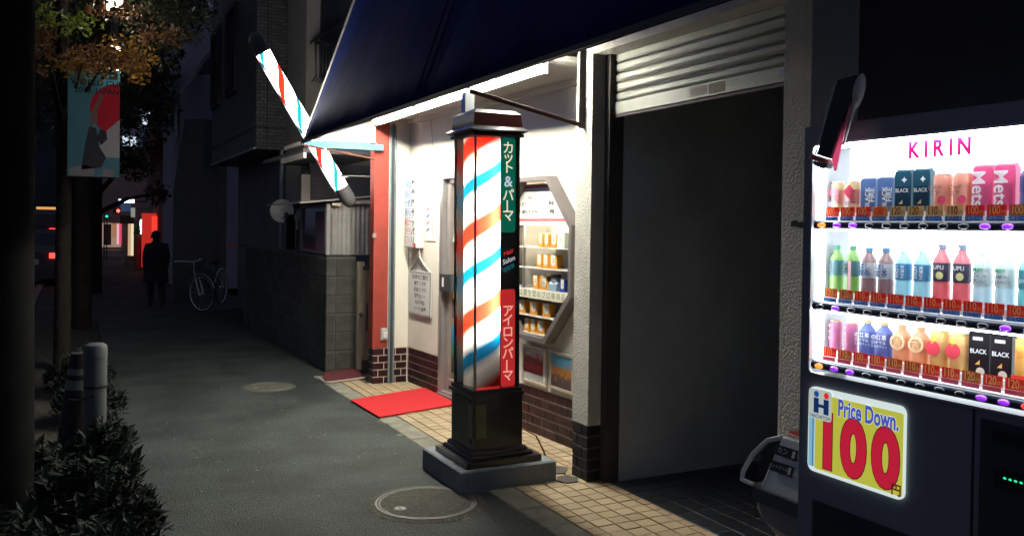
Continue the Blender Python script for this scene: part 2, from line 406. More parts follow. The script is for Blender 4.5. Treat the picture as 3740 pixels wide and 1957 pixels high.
# garage pillars, lintel
w = MB(); w.box(2.68, 2.865, 4.25, 4.425, .335, 2.9); ob('pillar', w, stucco_rough, shop)
w = MB(); w.box(2.686, 2.862, 4.256, 4.419, 0, .335); ob('tile_backing', w, mat('black_grout', (.10, .09, .10), .9), shop)
PF = frame((2.68, 4.425, 0), (0, -1)); PN = frame((2.68, 4.25, 0), (1, 0))
for r_ in range(5):
    for k in range(2):
        inst('wall_tile', bkb if k == (r_ % 2) else bkbh, PF @ Matrix.Translation((.056 if k == 0 and r_ % 2 == 0 else (.03 if k == 0 else (.117 if r_ % 2 else .145)), .0345+r_*.067, -.0035)), shop)
    inst('wall_tile', bkb, PN @ Matrix.Translation((.058, .0345+r_*.067, -.0035)), shop)
w = MB(); w.box(2.68, 2.95, 2.735, 4.249, 2.504, 2.95); ob('lintel', w, stucco_rough, shop)
w = MB(); w.box(2.68, 3.05, 2.582, 2.734, 0, 3.2); ob('pillar', w, stucco_rough, shop)
ob('chipped_patch', MB(frame((2.68, 2.734, 0), (0, -1))).prism([(.055, 1.515), (.06, 1.535), (.085, 1.54), (.10, 1.53), (.125, 1.535), (.15, 1.528), (.148, 1.512), (.12, 1.506), (.09, 1.514)], -.004, .003), mat('chip', (.03, .03, .03), .9), shop)
w = MB(); w.box(2.95, 3.05, -1.2, 2.581, 0, 3.4); ob('side_wall', w, dark_wall, shop)
ob('side_wall_panel', MB().box(2.93, 2.949, .2, 1.55, .1, 3.4), mat('darker_panel', (.09, .09, .10), .8), shop)
w = MB(); w.box(2.95, 3.6, -1.2, 8.0, 2.96, 6.6); ob('upper_wall', w, dark_wall, shop)
# garage interior
w = MB(); w.box(2.868, 6.0, 4.20, 4.248, 0, 2.96); ob('garage_wall', w, garage_wall, shop)
w = MB(); w.box(6.0, 6.05, .3, 4.24, 0, 2.96); w.box(3.05, 6.0, .25, .3, 0, 2.96); ob('garage_wall', w, garage_wall, shop)
ob('garage_ceiling', MB().box(2.96, 6.05, .25, 4.199, 2.90, 2.955), garage_wall, shop)
ob('garage_shade_panel', MB().box(4.35, 5.2, 4.175, 4.199, .02, 1.9), mat('shade_grey', (.30, .31, .32), .6), shop)  # darker slab paints in the shade deeper along the garage wall
# shutter
sh = thing('roller_shutter', 'half rolled up pale steel roller shutter over the garage bay', 'shutter', (2.86, 3.5, 2.17))
slat_m = mat('shutter_steel', (.36, .37, .31), .5, .2, noise=(3, .25), bump=(12, .1, .01))
prof = [(-.002, 0), (.010, .004), (.016, .016), (.016, .040), (.008, .050), (-.002, .053)]
for k in range(6):
    z0 = 2.2385 + k*.0575; b = MB(); vs = []
    b.prism([(2.875 - x, z0 + z) for x, z in prof] , 0, 1, T=Matrix(((1, 0, 0, 0), (0, 0, 1.545, 2.695), (0, 1, 0, 0), (0, 0, 0, 1))))
    ob('slat', b, slat_m, sh)
    ob('slat_joint', MB().box(2.868, 2.880, 2.695, 4.24, z0+.0525, z0+.0575), mat('shutter_joint', (.13, .10, .085), .6, .3), sh)
bar = ob('bottom_bar', MB().box(2.852, 2.882, 2.70, 4.24, 2.168, 2.236), slat_m, sh)
SF = frame((2.8515, 4.244, 0), (0, -1))
ob('rubber_seal', MB().box(2.860, 2.878, 2.70, 4.24, 2.150, 2.168), mat('seal', (.10, .07, .07), .7), sh)
ob('sticker', MB(SF).box(.735, .865, 2.182, 2.226, 0, .0012), mat('faded_sticker', (.42, .36, .30), .7), sh)
ob('sticker', MB(SF).box(.885, 1.000, 2.178, 2.226, 0, .0012), mat('tan_sticker', (.34, .28, .17), .7, noise=(60, .4)), sh)
ob('key_plate', MB(SF @ Matrix.Translation((1.40, 2.204, 0)) @ Matrix.Diagonal((1.9, 1, 1, 1))).lathe([(.022, 0), (.021, .003), (.0001, .003)], 20), mat('blue_steel', (.20, .23, .26), .4, .6), sh)
sh.location.x -= .055; sh.location.z -= .012
w = MB(); w.box(2.768, 2.8665, 4.199, 4.2495, 0, 2.62); ob('guide_rail', w, mat('rail_brown', (.10, .095, .09), .5, .4, noise=(6, .3)), shop)
w = MB(); w.box(2.775, 2.84, 2.735, 2.755, 0, 2.62); ob('guide_rail', w, MATS['rail_brown'], shop)
ob('shutter_box', MB().box(2.90, 3.2, 2.74, 4.24, 2.55, 2.89), garage_wall, shop)
# soffit and fascia under the awning
w = MB(); w.box(2.455, 2.485, 4.44, 7.699, 2.40, 2.95); ob('fascia', w, fascia_m, shop)
w = MB(); w.box(2.486, 3.05, 4.43, 7.699, 2.485, 2.515); ob('soffit', w, soffit_m, shop)
ob('soffit_moulding', MB(SW).box(0.01, 3.25, 2.44, 2.484, .001, .035), soffit_m, shop)
# interior of the shop
cream = mat('cream_wall', (.80, .66, .42), .8, noise=(4, .08))
r0 = MB(SW); r0.box(.05, 1.66, -.05, 2.42, -1.5, -1.47); r0.box(.03, .06, -.05, 2.42, -1.47, -.125); r0.box(1.63, 1.66, -.05, 2.42, -1.47, -.125)
ob('interior_wall', r0, cream, shop)
ob('interior_ceiling', MB(SW).box(.03, 1.66, 2.42, 2.45, -1.5, -.125), cream, shop)
ob('interior_floor', MB(SW).box(.03, 1.66, -.06, -.005, -1.5, -.0), mat('lino', (.30, .24, .16), .5), shop)

# ------------------------------------------------------------ door
door = ob('door', MB(SW).ring([(.69, .03), (1.52, .03), (1.52, 1.955), (.69, 1.955)], [(.745, .05), (1.47, .05), (1.47, 1.90), (.745, 1.90)], -.10, .012), alu, shop)
ob('door_leaf', MB(SW).ring([(.75, .05), (1.465, .05), (1.465, 1.895), (.75, 1.895)], [(.81, .16), (1.405, .16), (1.405, 1.86), (.81, 1.86)], -.07, -.03), mat('door_alu', (.50, .44, .43), .4, .5, noise=(6, .2)), door)
ob('glass', MB(SW).box(.808, 1.407, .158, 1.862, -.053, -.048), clear, door)
ob('sill', MB(SW).box(.69, 1.52, 0, .03, -.10, .03), mat('worn_sill', (.24, .23, .21), .6, noise=(20, .4)), door)
ob('lock_box', MB(SW).cbox(.745, .90, .925, 1.075, -.03, .035, .004), mat('lock_dark', (.045, .05, .055), .4, noise=(20, .2)), door)
ob('lock_label', MB(SW).box(.80, .835, .965, 1.045, .0352, .0362), white_plastic, door)
ob('push_bar', MB(SW).box(.902, 1.30, .93, 1.07, -.028, .004), mat('push_bar', (.10, .10, .10), .4), door)
paper = mat('paper', (.80, .79, .74), .8)
ob('notice', MB(SW).box(.86, .93, 1.72, 1.83, -.046, -.045), paper, door)
ob('notice', MB(SW).box(.955, 1.10, 1.30, 1.46, -.046, -.045), mat('blue_notice', (.02, .12, .38), .6), door)
ob('notice', MB(SW).prism([(.84, 1.36), (.90, 1.34), (.93, 1.44), (.87, 1.47)], -.046, -.045), paper, door)
ob('notice', MB(SW).box(.85, .98, .70, .86, -.046, -.045), mat('photo_notice', (.28, .27, .28), .5, noise=(26, .7)), door)
def poster_mat(name, stops, scale, axis='Y'):
    m, nt, b, N, L = nodes_mat(name)
    tc = N('ShaderNodeTexCoord'); sp = N('ShaderNodeSeparateXYZ'); L(tc.outputs['Generated'], sp.inputs[0])
    no = N('ShaderNodeTexNoise'); no.inputs['Scale'].default_value = scale; no.inputs['Detail'].default_value = 5
    L(tc.outputs['Generated'], no.inputs['Vector'])
    ma = N('ShaderNodeMath'); ma.operation = 'MULTIPLY_ADD'; ma.inputs[1].default_value = .9; L(no.outputs['Fac'], ma.inputs[0]); L(sp.outputs[axis], ma.inputs[2])
    mb_ = N('ShaderNodeMath'); mb_.operation = 'ADD'; mb_.inputs[1].default_value = -.45; L(ma.outputs[0], mb_.inputs[0])
    r_ = N('ShaderNodeValToRGB'); e = r_.color_ramp.elements
    while len(e) < len(stops): e.new(.5)
    for el, (p, c) in zip(e, stops): el.position = p; el.color = (*c, 1)
    L(mb_.outputs[0], r_.inputs[0]); L(r_.outputs[0], b.inputs['Base Color']); b.inputs['Roughness'].default_value = .35
    return m
tree_post = poster_mat('tree_poster', [(0, (.03, .04, .03)), (.35, (.05, .06, .05)), (.55, (.02, .22, .12)), (.7, (.02, .25, .45)), (1, (.05, .3, .6))], 5, 'Z')
ob('poster', MB(SW).box(.84, 1.02, .22, .63, -.046, -.045), tree_post, door)
# ------------------------------------------------------------ show window (octagonal)
frm = mat('window_frame', (.20, .175, .17), .45, .3, noise=(6, .2))
wi = ob('show_window', MB(SW).ring(OC, octo(1.892, 2.818, .722, 1.818, .298, .328), -.119, .085), frm, shop)
ob('glass', MB(SW).prism(octo(1.90, 2.81, .73, 1.81, .294, .322), .050, .054), clear, wi)
case_m = mat('case_white', (.78, .76, .70), .6)
IN = octo(1.861, 2.849, .691, 1.849, .31, .34)
c_ = MB(SW); c_.prism(IN, -.36, -.345); n = len(IN)
for i in range(n):
    a, b = IN[i], IN[(i+1) % n]
    c_.add([(*a, -.345), (*b, -.345), (*b, -.120), (*a, -.120)], [(0, 1, 2, 3)])
ob('case', c_, case_m, wi, fix=False)
gl_edge = mat('shelf_glass', (.86, .85, .78), .2, spec=.6)
for h, s0, s1 in ((1.352, 2.03, 2.80), (1.205, 2.03, 2.80), (1.052, 1.91, 2.805), (.862, 1.99, 2.69), (.736, 2.14, 2.56)):
    ob('shelf', MB(SW).box(s0, s1, h-.008, h, -.33, .046), gl_edge, wi)
ob('shelf_post', MB(SW).box(2.17, 2.185, 1.05, 1.50, .030, .046), alu, wi)
ob('tube_light', MB(SW).tube([(2.05, 1.535, -.10), (2.70, 1.535, -.10)], .012, 8), emi('case_tube', (1, .88, .64), 95), wi)
card = ob('header_card', MB(SW).prism([(1.905, 1.505), (2.80, 1.505), (2.80, 1.52), (2.545, 1.80), (2.165, 1.80), (1.905, 1.52)], .020, .024), mat('card_paper', (.85, .82, .74), .7), wi)
pink = mat('red_band', (.72, .14, .15), .7); ink = mat('ink', (.05, .05, .05), .8); grey_ink = mat('grey_ink', (.30, .30, .29), .8)
ob('band', MB(SW).prism([(2.15, 1.772), (2.575, 1.772), (2.562, 1.792), (2.16, 1.792)], .0242, .0255), pink, card)
ob('band', MB(SW).box(1.92, 2.76, 1.535, 1.553, .0242, .0255), pink, card)
ob('slip', MB(SW).box(2.38, 2.455, 1.56, 1.735, .0256, .0275), paper, card)
for t_, s, h, sz in (('お知らせ', 2.25, 1.70, .03), ('顔そり エステ', 2.22, 1.655, .032), ('無料体験 受付中', 2.23, 1.60, .03)):
    text(t_, SW, s, h, .0258, sz, ink, card, bold=.02)
for k, ch in enumerate('パンチパーマ'): text(ch, SW, 2.418, 1.718-k*.027, .028, .026, ink, card, bold=.02)
text('美容', SW, 2.51, 1.66, .0258, .035, ink, card, bold=.02); text('理容', SW, 2.52, 1.60, .0258, .035, ink, card, bold=.02)
stripm = ob('slogan_strip', MB(SW).box(1.93, 2.77, .985, 1.046, .047, .049), mat('strip_paper', (.82, .78, .62), .8), wi)
for k, ch in enumerate('当店は資生堂のプロ専用品'): text(ch, SW, 2.03+k*.062, 1.016, .0495, .052, mat('strip_ink', (.22, .21, .12), .8), stripm)
# goods in the window
org = mat('orange_card', (.85, .36, .04), .5, var=.08); lblw = mat('pale_label', (.82, .76, .66), .6)
def product(s, h, rot, label, w=.070, hh=.094, dd=.06, m=org, lm=lblw, name='product_box', cat='box', grp='orange product boxes in the show window'):
    M = SW @ Matrix.Translation((s, h, -.005)) @ Matrix.Rotation(rot, 4, 'Y')
    t = thing(name, label, cat, group=grp, world=False); t.matrix_basis = M
    ob('carton', MB().box(-w/2, w/2, 0, hh, -dd/2, dd/2), m, t)
    ob('label', MB().prism([(-w*.30, hh+.0001)] + [(w*.3*math.cos(R(180+22.5*k)), hh*.42+w*.3*math.sin(R(180+22.5*k))) for k in range(9)] + [(w*.30, hh+.0001)], dd/2+.0004, dd/2+.0012), lm, t)
    text('2', I4, 0, hh*.60, dd/2+.0016, hh*.36, grey_ink, t)
    return t
rows = [(1.353, [2.375, 2.457, 2.54], 'top'), (1.206, [2.365, 2.447, 2.535], 'second'), (1.053, [2.315, 2.412], 'third'), (.863, [2.12, 2.285, 2.455], 'fourth'), (.737, [2.205, 2.29, 2.385], 'bottom')]
pos_names = {3: ['left', 'middle', 'right'], 2: ['left', 'right']}
for h, ss, nm in rows:
    for k, s in enumerate(ss):
        product(s, h, random.uniform(-.08, .08) + (.32 if k == len(ss)-1 or nm == 'fourth' else 0), f'{pos_names[len(ss)][k]} orange product box on the {nm} shelf of the show window')
product(2.635, 1.353, .1, 'white and teal product box on the top shelf of the show window', w=.075, hh=.105, m=mat('teal_white_box', (.70, .80, .74), .5), name='product_box', grp=None)
t = thing('product_jar', 'pale blue square jar with dark lid on the third shelf of the show window', 'jar', world=False); t.matrix_basis = SW @ Matrix.Translation((2.545, 1.053, .0))
ob('jar_body', MB().cbox(-.05, .05, -.03, .03, 0, .062, .012) if False else MB(Matrix.Rotation(R(-90), 4, 'X')).cbox(-.052, .052, -.03, .03, 0, .066, .016), mat('pale_blue_glass', (.32, .42, .52), .25), t)
ob('jar_neck', MB(Matrix.Rotation(R(-90), 4, 'X')).lathe([(.032, .064), (.032, .092)], 16), mat('jar_neck', (.45, .5, .55), .4), t)
ob('lid', MB(Matrix.Rotation(R(-90), 4, 'X')).lathe([(.039, .092), (.039, .108), (.035, .112), (.0001, .112)], 16), black_metal, t)
product(2.66, 1.053, .1, 'small cobalt blue carton beside the square jar in the show window', w=.05, hh=.085, m=mat('cobalt', (.02, .06, .36), .5), name='product_box', grp=None)
# framed posters below the window
p_frame = mat('poster_frame', (.55, .47, .38), .5, noise=(12, .2))
def poster(s0, s1, h0, h1, tilt, pm, label, white=0.):
    t = thing('framed_poster', label, 'poster', group='framed posters under the show window', world=False)
    w_, h_ = s1-s0, h1-h0; t.matrix_basis = SW @ Matrix.Translation(((s0+s1)/2, (h0+h1)/2, .002)) @ Matrix.Rotation(tilt, 4, 'Z')
    ob('frame', MB().ring([(-w_/2, -h_/2), (w_/2, -h_/2), (w_/2, h_/2), (-w_/2, h_/2)], [(-w_/2+.017, -h_/2+.017), (w_/2-.017, -h_/2+.017), (w_/2-.017, h_/2-.017), (-w_/2+.017, h_/2-.017)], 0, .014), p_frame, t)
    me = MB().box(-w_/2+.017, w_/2-.017, -h_/2+.017+white, h_/2-.017, .002, .006).mesh('picture')
    o = ob('picture', me, pm, t)
    if white:
        ob('caption', MB().box(-w_/2+.017, w_/2-.017, -h_/2+.017, -h_/2+.017+white, .002, .006), mat('caption_paper', (.60, .60, .55), .6, noise=(70, .4)), t)
        ob('caption_column', MB().box(w_/2-.055, w_/2-.022, -h_/2+.03, h_/2-.03, .0062, .0068), paper, t)
    return t
poster(2.13, 2.465, .365, .637, -.01, poster_mat('autumn_red', [(0, (.10, .02, .02)), (.3, (.30, .03, .03)), (.5, (.06, .03, .04)), (.62, (.40, .08, .06)), (.8, (.30, .33, .38)), (1, (.45, .5, .55))], 6), 'framed poster of red autumn trees under the show window', .055)
poster(2.50, 2.79, .375, .635, -.015, poster_mat('city_autumn', [(0, (.05, .04, .05)), (.3, (.12, .08, .08)), (.45, (.55, .22, .04)), (.6, (.45, .16, .03)), (.7, (.08, .30, .48)), (1, (.10, .42, .62))], 7), 'framed poster of orange trees under blue sky beside the rough pillar')
# ------------------------------------------------------------ things on the wall left of the door
t = thing('wall_sign_box', 'white box sign with a column of hand lettering on blue squares left of the door', 'sign', (2.84, 7.5, 1.29))
ob('box', MB(SW).cbox(.07, .33, 1.285, 1.915, .001, .078, .006), white_plastic, t)
bl = mat('pale_blue_line', (.06, .24, .60), .6); redi = mat('red_ink', (.6, .05, .05), .7)
ob('sheet', MB(SW).box(.076, .30, 1.292, 1.908, .0782, .0792), paper, t)
for k in range(8): ob('grid_line', MB(SW).box(.076, .30, 1.292+k*.0875, 1.296+k*.0875, .0794, .0799), bl, t)
for k in range(2): ob('grid_line', MB(SW).box(.148+k*.076, .152+k*.076, 1.292, 1.908, .0796, .0801), bl, t)
for k, ch in enumerate('散髪後サッパリ'): text(ch, SW, .262, 1.862-k*.0875, .0803, .080, ink, t, bold=.035)
for k, ch in enumerate('頭皮顔もカラリ'): text(ch, SW, .186, 1.862-k*.0875, .0803, .072, redi if k > 3 else bl, t, bold=.01)
for k, ch in enumerate('理容で男前アリ'): text(ch, SW, .112, 1.862-k*.0875, .0803, .068, redi if k > 3 else bl, t, bold=.01)
ob('red_corner', MB(SW).box(.285, .332, 1.286, 1.325, .0804, .0815), redi, t)
t = thing('striped_notice', 'small white notice with slanted red and blue barber stripes beside the door', 'notice', (2.85, 7.2, 1.35))
ob('sheet', MB(SW).box(.375, .585, 1.352, 1.692, .001, .006), mat('notice_white', (.80, .78, .74), .5), t)
for k in range(4): ob('stripe', MB(SW).prism([(.40, 1.43+k*.062), (.46, 1.455+k*.062), (.46, 1.475+k*.062), (.40, 1.45+k*.062)], .0062, .0068), pink if k % 2 else mat('navy_stripe', (.06, .10, .28), .6), t)
for k, ch in enumerate('全理連加盟店'): text(ch, SW, .535, 1.65-k*.048, .0065, .038, mat('brown_ink', (.40, .2, .15), .7), t)
t = thing('hanging_price_list', 'white fabric price list hanging from a grey strap under the box sign', 'price list', (2.85, 7.4, .67))
ob('cloth', MB(SW).box(.05, .53, .665, 1.07, .004, .018), mat('cloth_white', (.62, .62, .60), .9, noise=(16, .15)), t)
for k in range(12): ob('stitch', MB(SW).box(.06+k*.039, .08+k*.039, 1.05, 1.062, .0182, .020), frm, t); ob('stitch', MB(SW).box(.06+k*.039, .08+k*.039, .672, .682, .0182, .020), frm, t)
ob('edge', MB(SW).box(.52, .532, .665, 1.07, .0184, .021), frm, t)
for k, s_ in enumerate(('料金のご案内', '調髪 二千円', '顔剃り 千円', '洗髪セット', '丸刈 学生', 'パーマ 各種')): text(s_, SW, .30, 1.012-k*.058, .0186, .040 if k else .046, ink, t, sx=1.25, bold=.015)
ob('strap', MB(SW).tube([(.07, 1.07, .012), (.16, 1.13, .02), (.25, 1.20, .03), (.285, 1.285, .03)], .010, 6), mat('strap_grey', (.50, .47, .42), .8), t)
ob('strap', MB(SW).tube([(.50, 1.07, .012), (.40, 1.13, .02), (.32, 1.20, .03), (.295, 1.285, .03)], .008, 6), MATS['strap_grey'], t)
# ------------------------------------------------------------ mats
fm = mat('red_carpet', (.62, .018, .025), .95, noise=(120, .25), bump=(300, .6, .004))
m_ = MB(); pts = [(2.075, 7.025), (2.845, 7.285), (2.835, 6.515), (2.095, 6.31)]
ob('door_mat', MB().prism(pts[::-1], .0105, .020), fm, label='plain bright red carpet mat at the shop door', cat='mat')
mm = mat('maroon_rubber', (.16, .03, .035), .9, noise=(90, .5), bump=(160, .8, .006))
t = thing('side_mat', 'worn maroon mat with pale edge by the beige gate', 'mat', (2.3, 8.1, 0))
ob('pile', MB().prism([(2.09, 7.90), (2.50, 8.02), (2.60, 8.60), (2.20, 8.40)], .012, .024), mm, t)
ob('edging', MB().tube([(2.10, 8.15, .018), (2.085, 7.91, .018), (2.14, 7.88, .018), (2.51, 7.995, .018)], .008, 6), mat('pale_rubber', (.50, .40, .36), .8), t)
# ------------------------------------------------------------ awning
aw = thing('shop_awning', 'large steep navy vinyl awning above the shop front', 'awning', (1.8, 5, 2.2))
vinyl = mat('navy_vinyl', (.008, .026, .15), .75, noise=(2.5, .55), bump=(2.5, .3, .05), spec=.08)
AX, AZ, SL = 1.793, 2.205, 2.95
A0, A1 = 7.65, 1.35; nx, ny = 10, 40; b = MB()
for i in range(nx+1):
    for j in range(ny+1):
        u = i/nx; yy = A0+(A1-A0)*j/ny
        x = AX+u*1.156; z = AZ+(x-AX)*SL; sag = .018*math.sin(math.pi*u)*(1+.6*math.sin(yy*4.2))
        b.v.append(Vector((x+sag, yy, z)))
for i in range(nx):
    for j in range(ny): k = i*(ny+1)+j; b.f.append([k, k+1, k+ny+2, k+ny+1]); b.sm.append(True)
o = ob('canopy', b, vinyl, aw, fix=False)
md = o.modifiers.new('thickness', 'SOLIDIFY'); md.thickness = .006
ob('front_bar', MB().box(AX-.012, AX+.016, A1, A0, AZ, AZ+.022), black_metal, aw)
for yy in (4.72, 4.84): ob('seam', MB().tube([(AX+u*1.15-.006, yy, AZ+u*1.15*SL) for u in (0, .25, .5, .75, 1)], .006, 6), vinyl, aw)
side = nodes_mat('side_vinyl')[0]; nt = side.node_tree; nt.nodes.clear()
o_ = nt.nodes.new('ShaderNodeOutputMaterial'); d1 = nt.nodes.new('ShaderNodeBsdfDiffuse'); d2 = nt.nodes.new('ShaderNodeBsdfTranslucent'); mx = nt.nodes.new('ShaderNodeMixShader')
d1.inputs[0].default_value = (.80, .78, .66, 1); d2.inputs[0].default_value = (.80, .76, .6, 1); mx.inputs[0].default_value = .5
nt.links.new(d1.outputs[0], mx.inputs[1]); nt.links.new(d2.outputs[0], mx.inputs[2]); nt.links.new(mx.outputs[0], o_.inputs[0])
ob('side_panel', MB().add([(AX+.03, 7.66, 2.235), (2.475, 7.66, 2.245), (2.475, 7.66, 4.2), (AX+.03, 7.66, 2.30)], [(0, 1, 2, 3)]), side, aw, fix=False)
ob('blue_trim', MB().box(AX+.02, 2.545, 7.645, 7.675, 2.178, 2.232), mat('blue_trim', (.10, .30, .55), .6, noise=(8, .3)), aw)
zz = [(1.95+k*.045, 7.652, 2.234 + (.035 if k % 2 else 0)) for k in range(13)]
ob('lacing', MB().tube(zz, .0035, 5, smooth=False), mat('cord', (.55, .5, .38), .8), aw)
ob('support_arm', MB().tube([(1.80, 4.02, 2.185), (2.655, 4.34, 2.10)], .013, 8), rust, aw)
ob('arm_bracket', MB().box(2.635, 2.679, 4.326, 4.352, 2.08, 2.60), mat('bracket_paint', (.45, .42, .36), .6, noise=(14, .4)), aw)
ob('support_arm', MB().tube([(1.80, 7.60, 2.185), (2.47, 7.68, 2.10)], .010, 8), rust, aw)
lampg = emi('fluorescent_glow', (1, .975, .83), 430)
for k, (ya, yb) in enumerate(((4.30, 5.34), (5.36, 6.40), (6.42, 7.50))):
    t = thing('fluorescent_lamp', ('near', 'middle', 'far')[k] + ' fluorescent tube lamp along the fascia behind the awning edge', 'lamp', (2.41, (ya+yb)/2, 2.44), group='fluorescent lamps under the awning')
    ob('housing', MB().box(2.36, 2.453, ya - (.17 if k == 0 else 0), yb, 2.466, 2.51), white_plastic, t)
    ob('tube', MB().tube([(2.385, ya+.02, 2.444), (2.385, yb-.02, 2.444)], .015, 12), lampg, t)
    for yy in (ya+.012, yb-.012): ob('socket', MB().box(2.37, 2.40, yy-.008, yy+.008, 2.427, 2.4655), white_plastic, t)
t = thing('ceiling_lamp', 'white ceiling lamp inside the shop behind the door', 'lamp', (2.9+.9, 6.9, 2.4))
ob('diffuser', MB(SW).box(.5, 1.2, 2.36, 2.40, -.95, -.65), emi('room_glow', (1, .9, .7), 7), t)

# ------------------------------------------------------------ barber poles
def stripe_mat(name, P, phase, cols, s_w, soft=.012, bw=.235, lit=False):
    """helical print on a lit cylinder: red and blue bands on white"""
    m, nt, b, N, L = nodes_mat(name); nt.nodes.remove(b)
    out = nt.nodes['Material Output']; em = N('ShaderNodeBsdfTranslucent' if lit else 'ShaderNodeEmission'); L(em.outputs[0], out.inputs[0])
    tc = N('ShaderNodeTexCoord'); sp = N('ShaderNodeSeparateXYZ'); L(tc.outputs['Object'], sp.inputs[0])
    at = N('ShaderNodeMath'); at.operation = 'ARCTAN2'; L(sp.outputs['Y'], at.inputs[0]); L(sp.outputs['X'], at.inputs[1])
    a = N('ShaderNodeMath'); a.operation = 'MULTIPLY'; a.inputs[1].default_value = -1/(2*math.pi); L(at.outputs[0], a.inputs[0])
    z = N('ShaderNodeMath'); z.operation = 'MULTIPLY_ADD'; z.inputs[1].default_value = 1/P; L(sp.outputs['Z'], z.inputs[0]); L(a.outputs[0], z.inputs[2])
    ph = N('ShaderNodeMath'); ph.operation = 'ADD'; ph.inputs[1].default_value = phase + 10; L(z.outputs[0], ph.inputs[0])
    fr = N('ShaderNodeMath'); fr.operation = 'FRACT'; L(ph.outputs[0], fr.inputs[0])
    r_ = N('ShaderNodeValToRGB'); e = r_.color_ramp.elements
    red, blue, white = [(*c, 1) for c in cols]
    st = [(0, red), (bw-soft, red), (bw+soft, white), (.5-soft, white), (.5+soft, blue), (.5+bw-soft, blue), (.5+bw+soft, white), (1-2*soft, white), (1., red)]
    while len(e) < len(st): e.new(.5)
    for el, (p, c) in zip(e, st): el.position = p; el.color = c
    L(fr.outputs[0], r_.inputs[0]); L(r_.outputs[0], em.inputs[0])
    if not lit: em.inputs[1].default_value = s_w
    return m
bp = thing('standing_barber_pole', 'tall square lit barber pole with spiral stripes standing on a concrete plinth', 'barber pole', (2.21, 4.62, .125), rot=(0, -.012, 0), world=False)
gloss_black = mat('black_enamel', (.016, .015, .02), .30, noise=(8, .3), coat=.3)
X0, X1, Y0, Y1 = -.155, .135, -.150, .150
b = MB(); b.box(-.24, .24, -.235, .235, 0, .035); ob('base_plate', b, gloss_black, bp)
b = MB(); b.cbox(-.205, .20, -.20, .20, .035, .060, .01); b.cbox(-.185, .175, -.18, .18, .060, .085, .012); ob('base_step', b, gloss_black, bp)
ob('pedestal', MB().box(-.165, .150, -.160, .160, .085, .385), gloss_black, bp)
wood = mat('brown_panel', (.10, .075, .05), .5, noise=(5, .4))
ob('side_panel', MB().box(-.170, -.1655, -.12, .12, .11, .37), wood, bp)
ob('warning_plate', MB().box(-.150, -.085, -.1635, -.1605, .15, .345), mat('olive_plate', (.24, .25, .12), .6, noise=(30, .3)), bp)
ob('warning_plate', MB().box(-.1705, -.1675, -.155, -.09, .15, .345), MATS['olive_plate'], bp)
b = MB(); b.box(-.18, .158, -.172, .172, .385, .405); b.box(-.168, .148, -.162, .162, .405, .428); ob('lower_ledge', b, gloss_black, bp)
for x, yv in ((X0, Y0), (X1-.022, Y0), (X0, Y1-.022), (X1-.022, Y1-.022)):
    ob('corner_post', MB().box(x, x+.022 if x > 0 else x+.012, yv, yv+(.012 if yv < 0 else .022), .428, 1.89), gloss_black if x > 0 or yv > 0 else mat('steel_post', (.35, .33, .32), .35, .8), bp)
ob('back_panel', MB().box(X0+.012, X1-.022, Y1-.012, Y1-.004, .428, 1.89), white_plastic, bp)
ob('end_panel', MB().box(X1-.012, X1-.004, Y0+.02, Y1-.022, .428, 1.89), gloss_black, bp)
b = MB(); b.prism([(-.172, -.168), (.152, -.168), (.152, .168), (-.172, .168)], 1.89, 1.905); ob('upper_rail', b, gloss_black, bp)
def frus(r0, z0, r1, z1, cx=-.01):
    b = MB(); vs = [(cx+sx*r0, sy*r0*1.02, z0) for sx, sy in ((-1, -1), (1, -1), (1, 1), (-1, 1))] + [(cx+sx*r1, sy*r1*1.02, z1) for sx, sy in ((-1, -1), (1, -1), (1, 1), (-1, 1))]
    return b.add(vs, [(3, 2, 1, 0), (4, 5, 6, 7), (0, 1, 5, 4), (1, 2, 6, 5), (2, 3, 7, 6), (3, 0, 4, 7)])
grey_edge = mat('grey_edge', (.20, .21, .22), .4, .3)
ob('ledge', frus(.150, 1.905, .186, 1.925), gloss_black, bp); ob('ledge_top', frus(.186, 1.925, .157, 1.947), gloss_black, bp)
beacon = mat('red_lens', (.035, .003, .003), .25, noise=(45, .9))
ob('beacon_lens', frus(.157, 1.947, .150, 2.022), beacon, bp)
ob('roof', frus(.151, 2.022, .122, 2.044), mat('roof_grey', (.035, .035, .038), .5, noise=(10, .3)), bp)
ob('roof_knob', MB().box(-.07, .03, .02, .10, 2.044, 2.066), grey_edge, bp)
ob('roof_flue', MB().box(-.11, -.05, .09, .15, 2.044, 2.17), mat('flue', (.16, .17, .18), .4, .4), bp)
cyl = stripe_mat('pole_stripes', .505, .0, ((.85, .026, .012), (.004, .125, .27), (.92, .90, .82)), 1.0, .06, lit=True)
ob('striped_cylinder', MB().lathe([(.118, .435), (.118, 1.885)], 48, T=Matrix.Translation((-.03, 0, 0))), cyl, bp)
for dx, dy in ((.016, -.084),): ob('inner_tube', MB().tube([(-.03+dx, dy, .74), (-.03+dx, dy, 1.80)], .013, 10), emi('pole_tube', (1, .96, .86), 125), bp)
ob('front_pane', MB().box(X0+.012, .010, Y0+.002, Y0+.005, .43, 1.888), clear, bp)
hazy = pane_mat('hazy_pane', (.93, .90, .86))
ob('side_pane', MB().box(X0+.002, X0+.005, Y0+.012, Y1-.022, .43, 1.888), hazy, bp)
PFR = frame((0, Y0, 0), (1, 0))
green = mat('backlit_green', (.0, .10, .06), .3, emit=(.0, .085, .052), es=1.); redp = mat('backlit_red', (.3, .02, .02), .3, emit=(.42, .016, .018), es=1.)
blackp = mat('strip_black', (.02, .02, .025), .3)
strip = ob('print_strip', MB().box(.0105, .112, Y0+.001, Y0+.006, .43, 1.888), blackp, bp)
ob('green_field', MB(PFR).prism(rrect(.013, .105, 1.335, 1.885, .018), .0, .0015), green, strip)
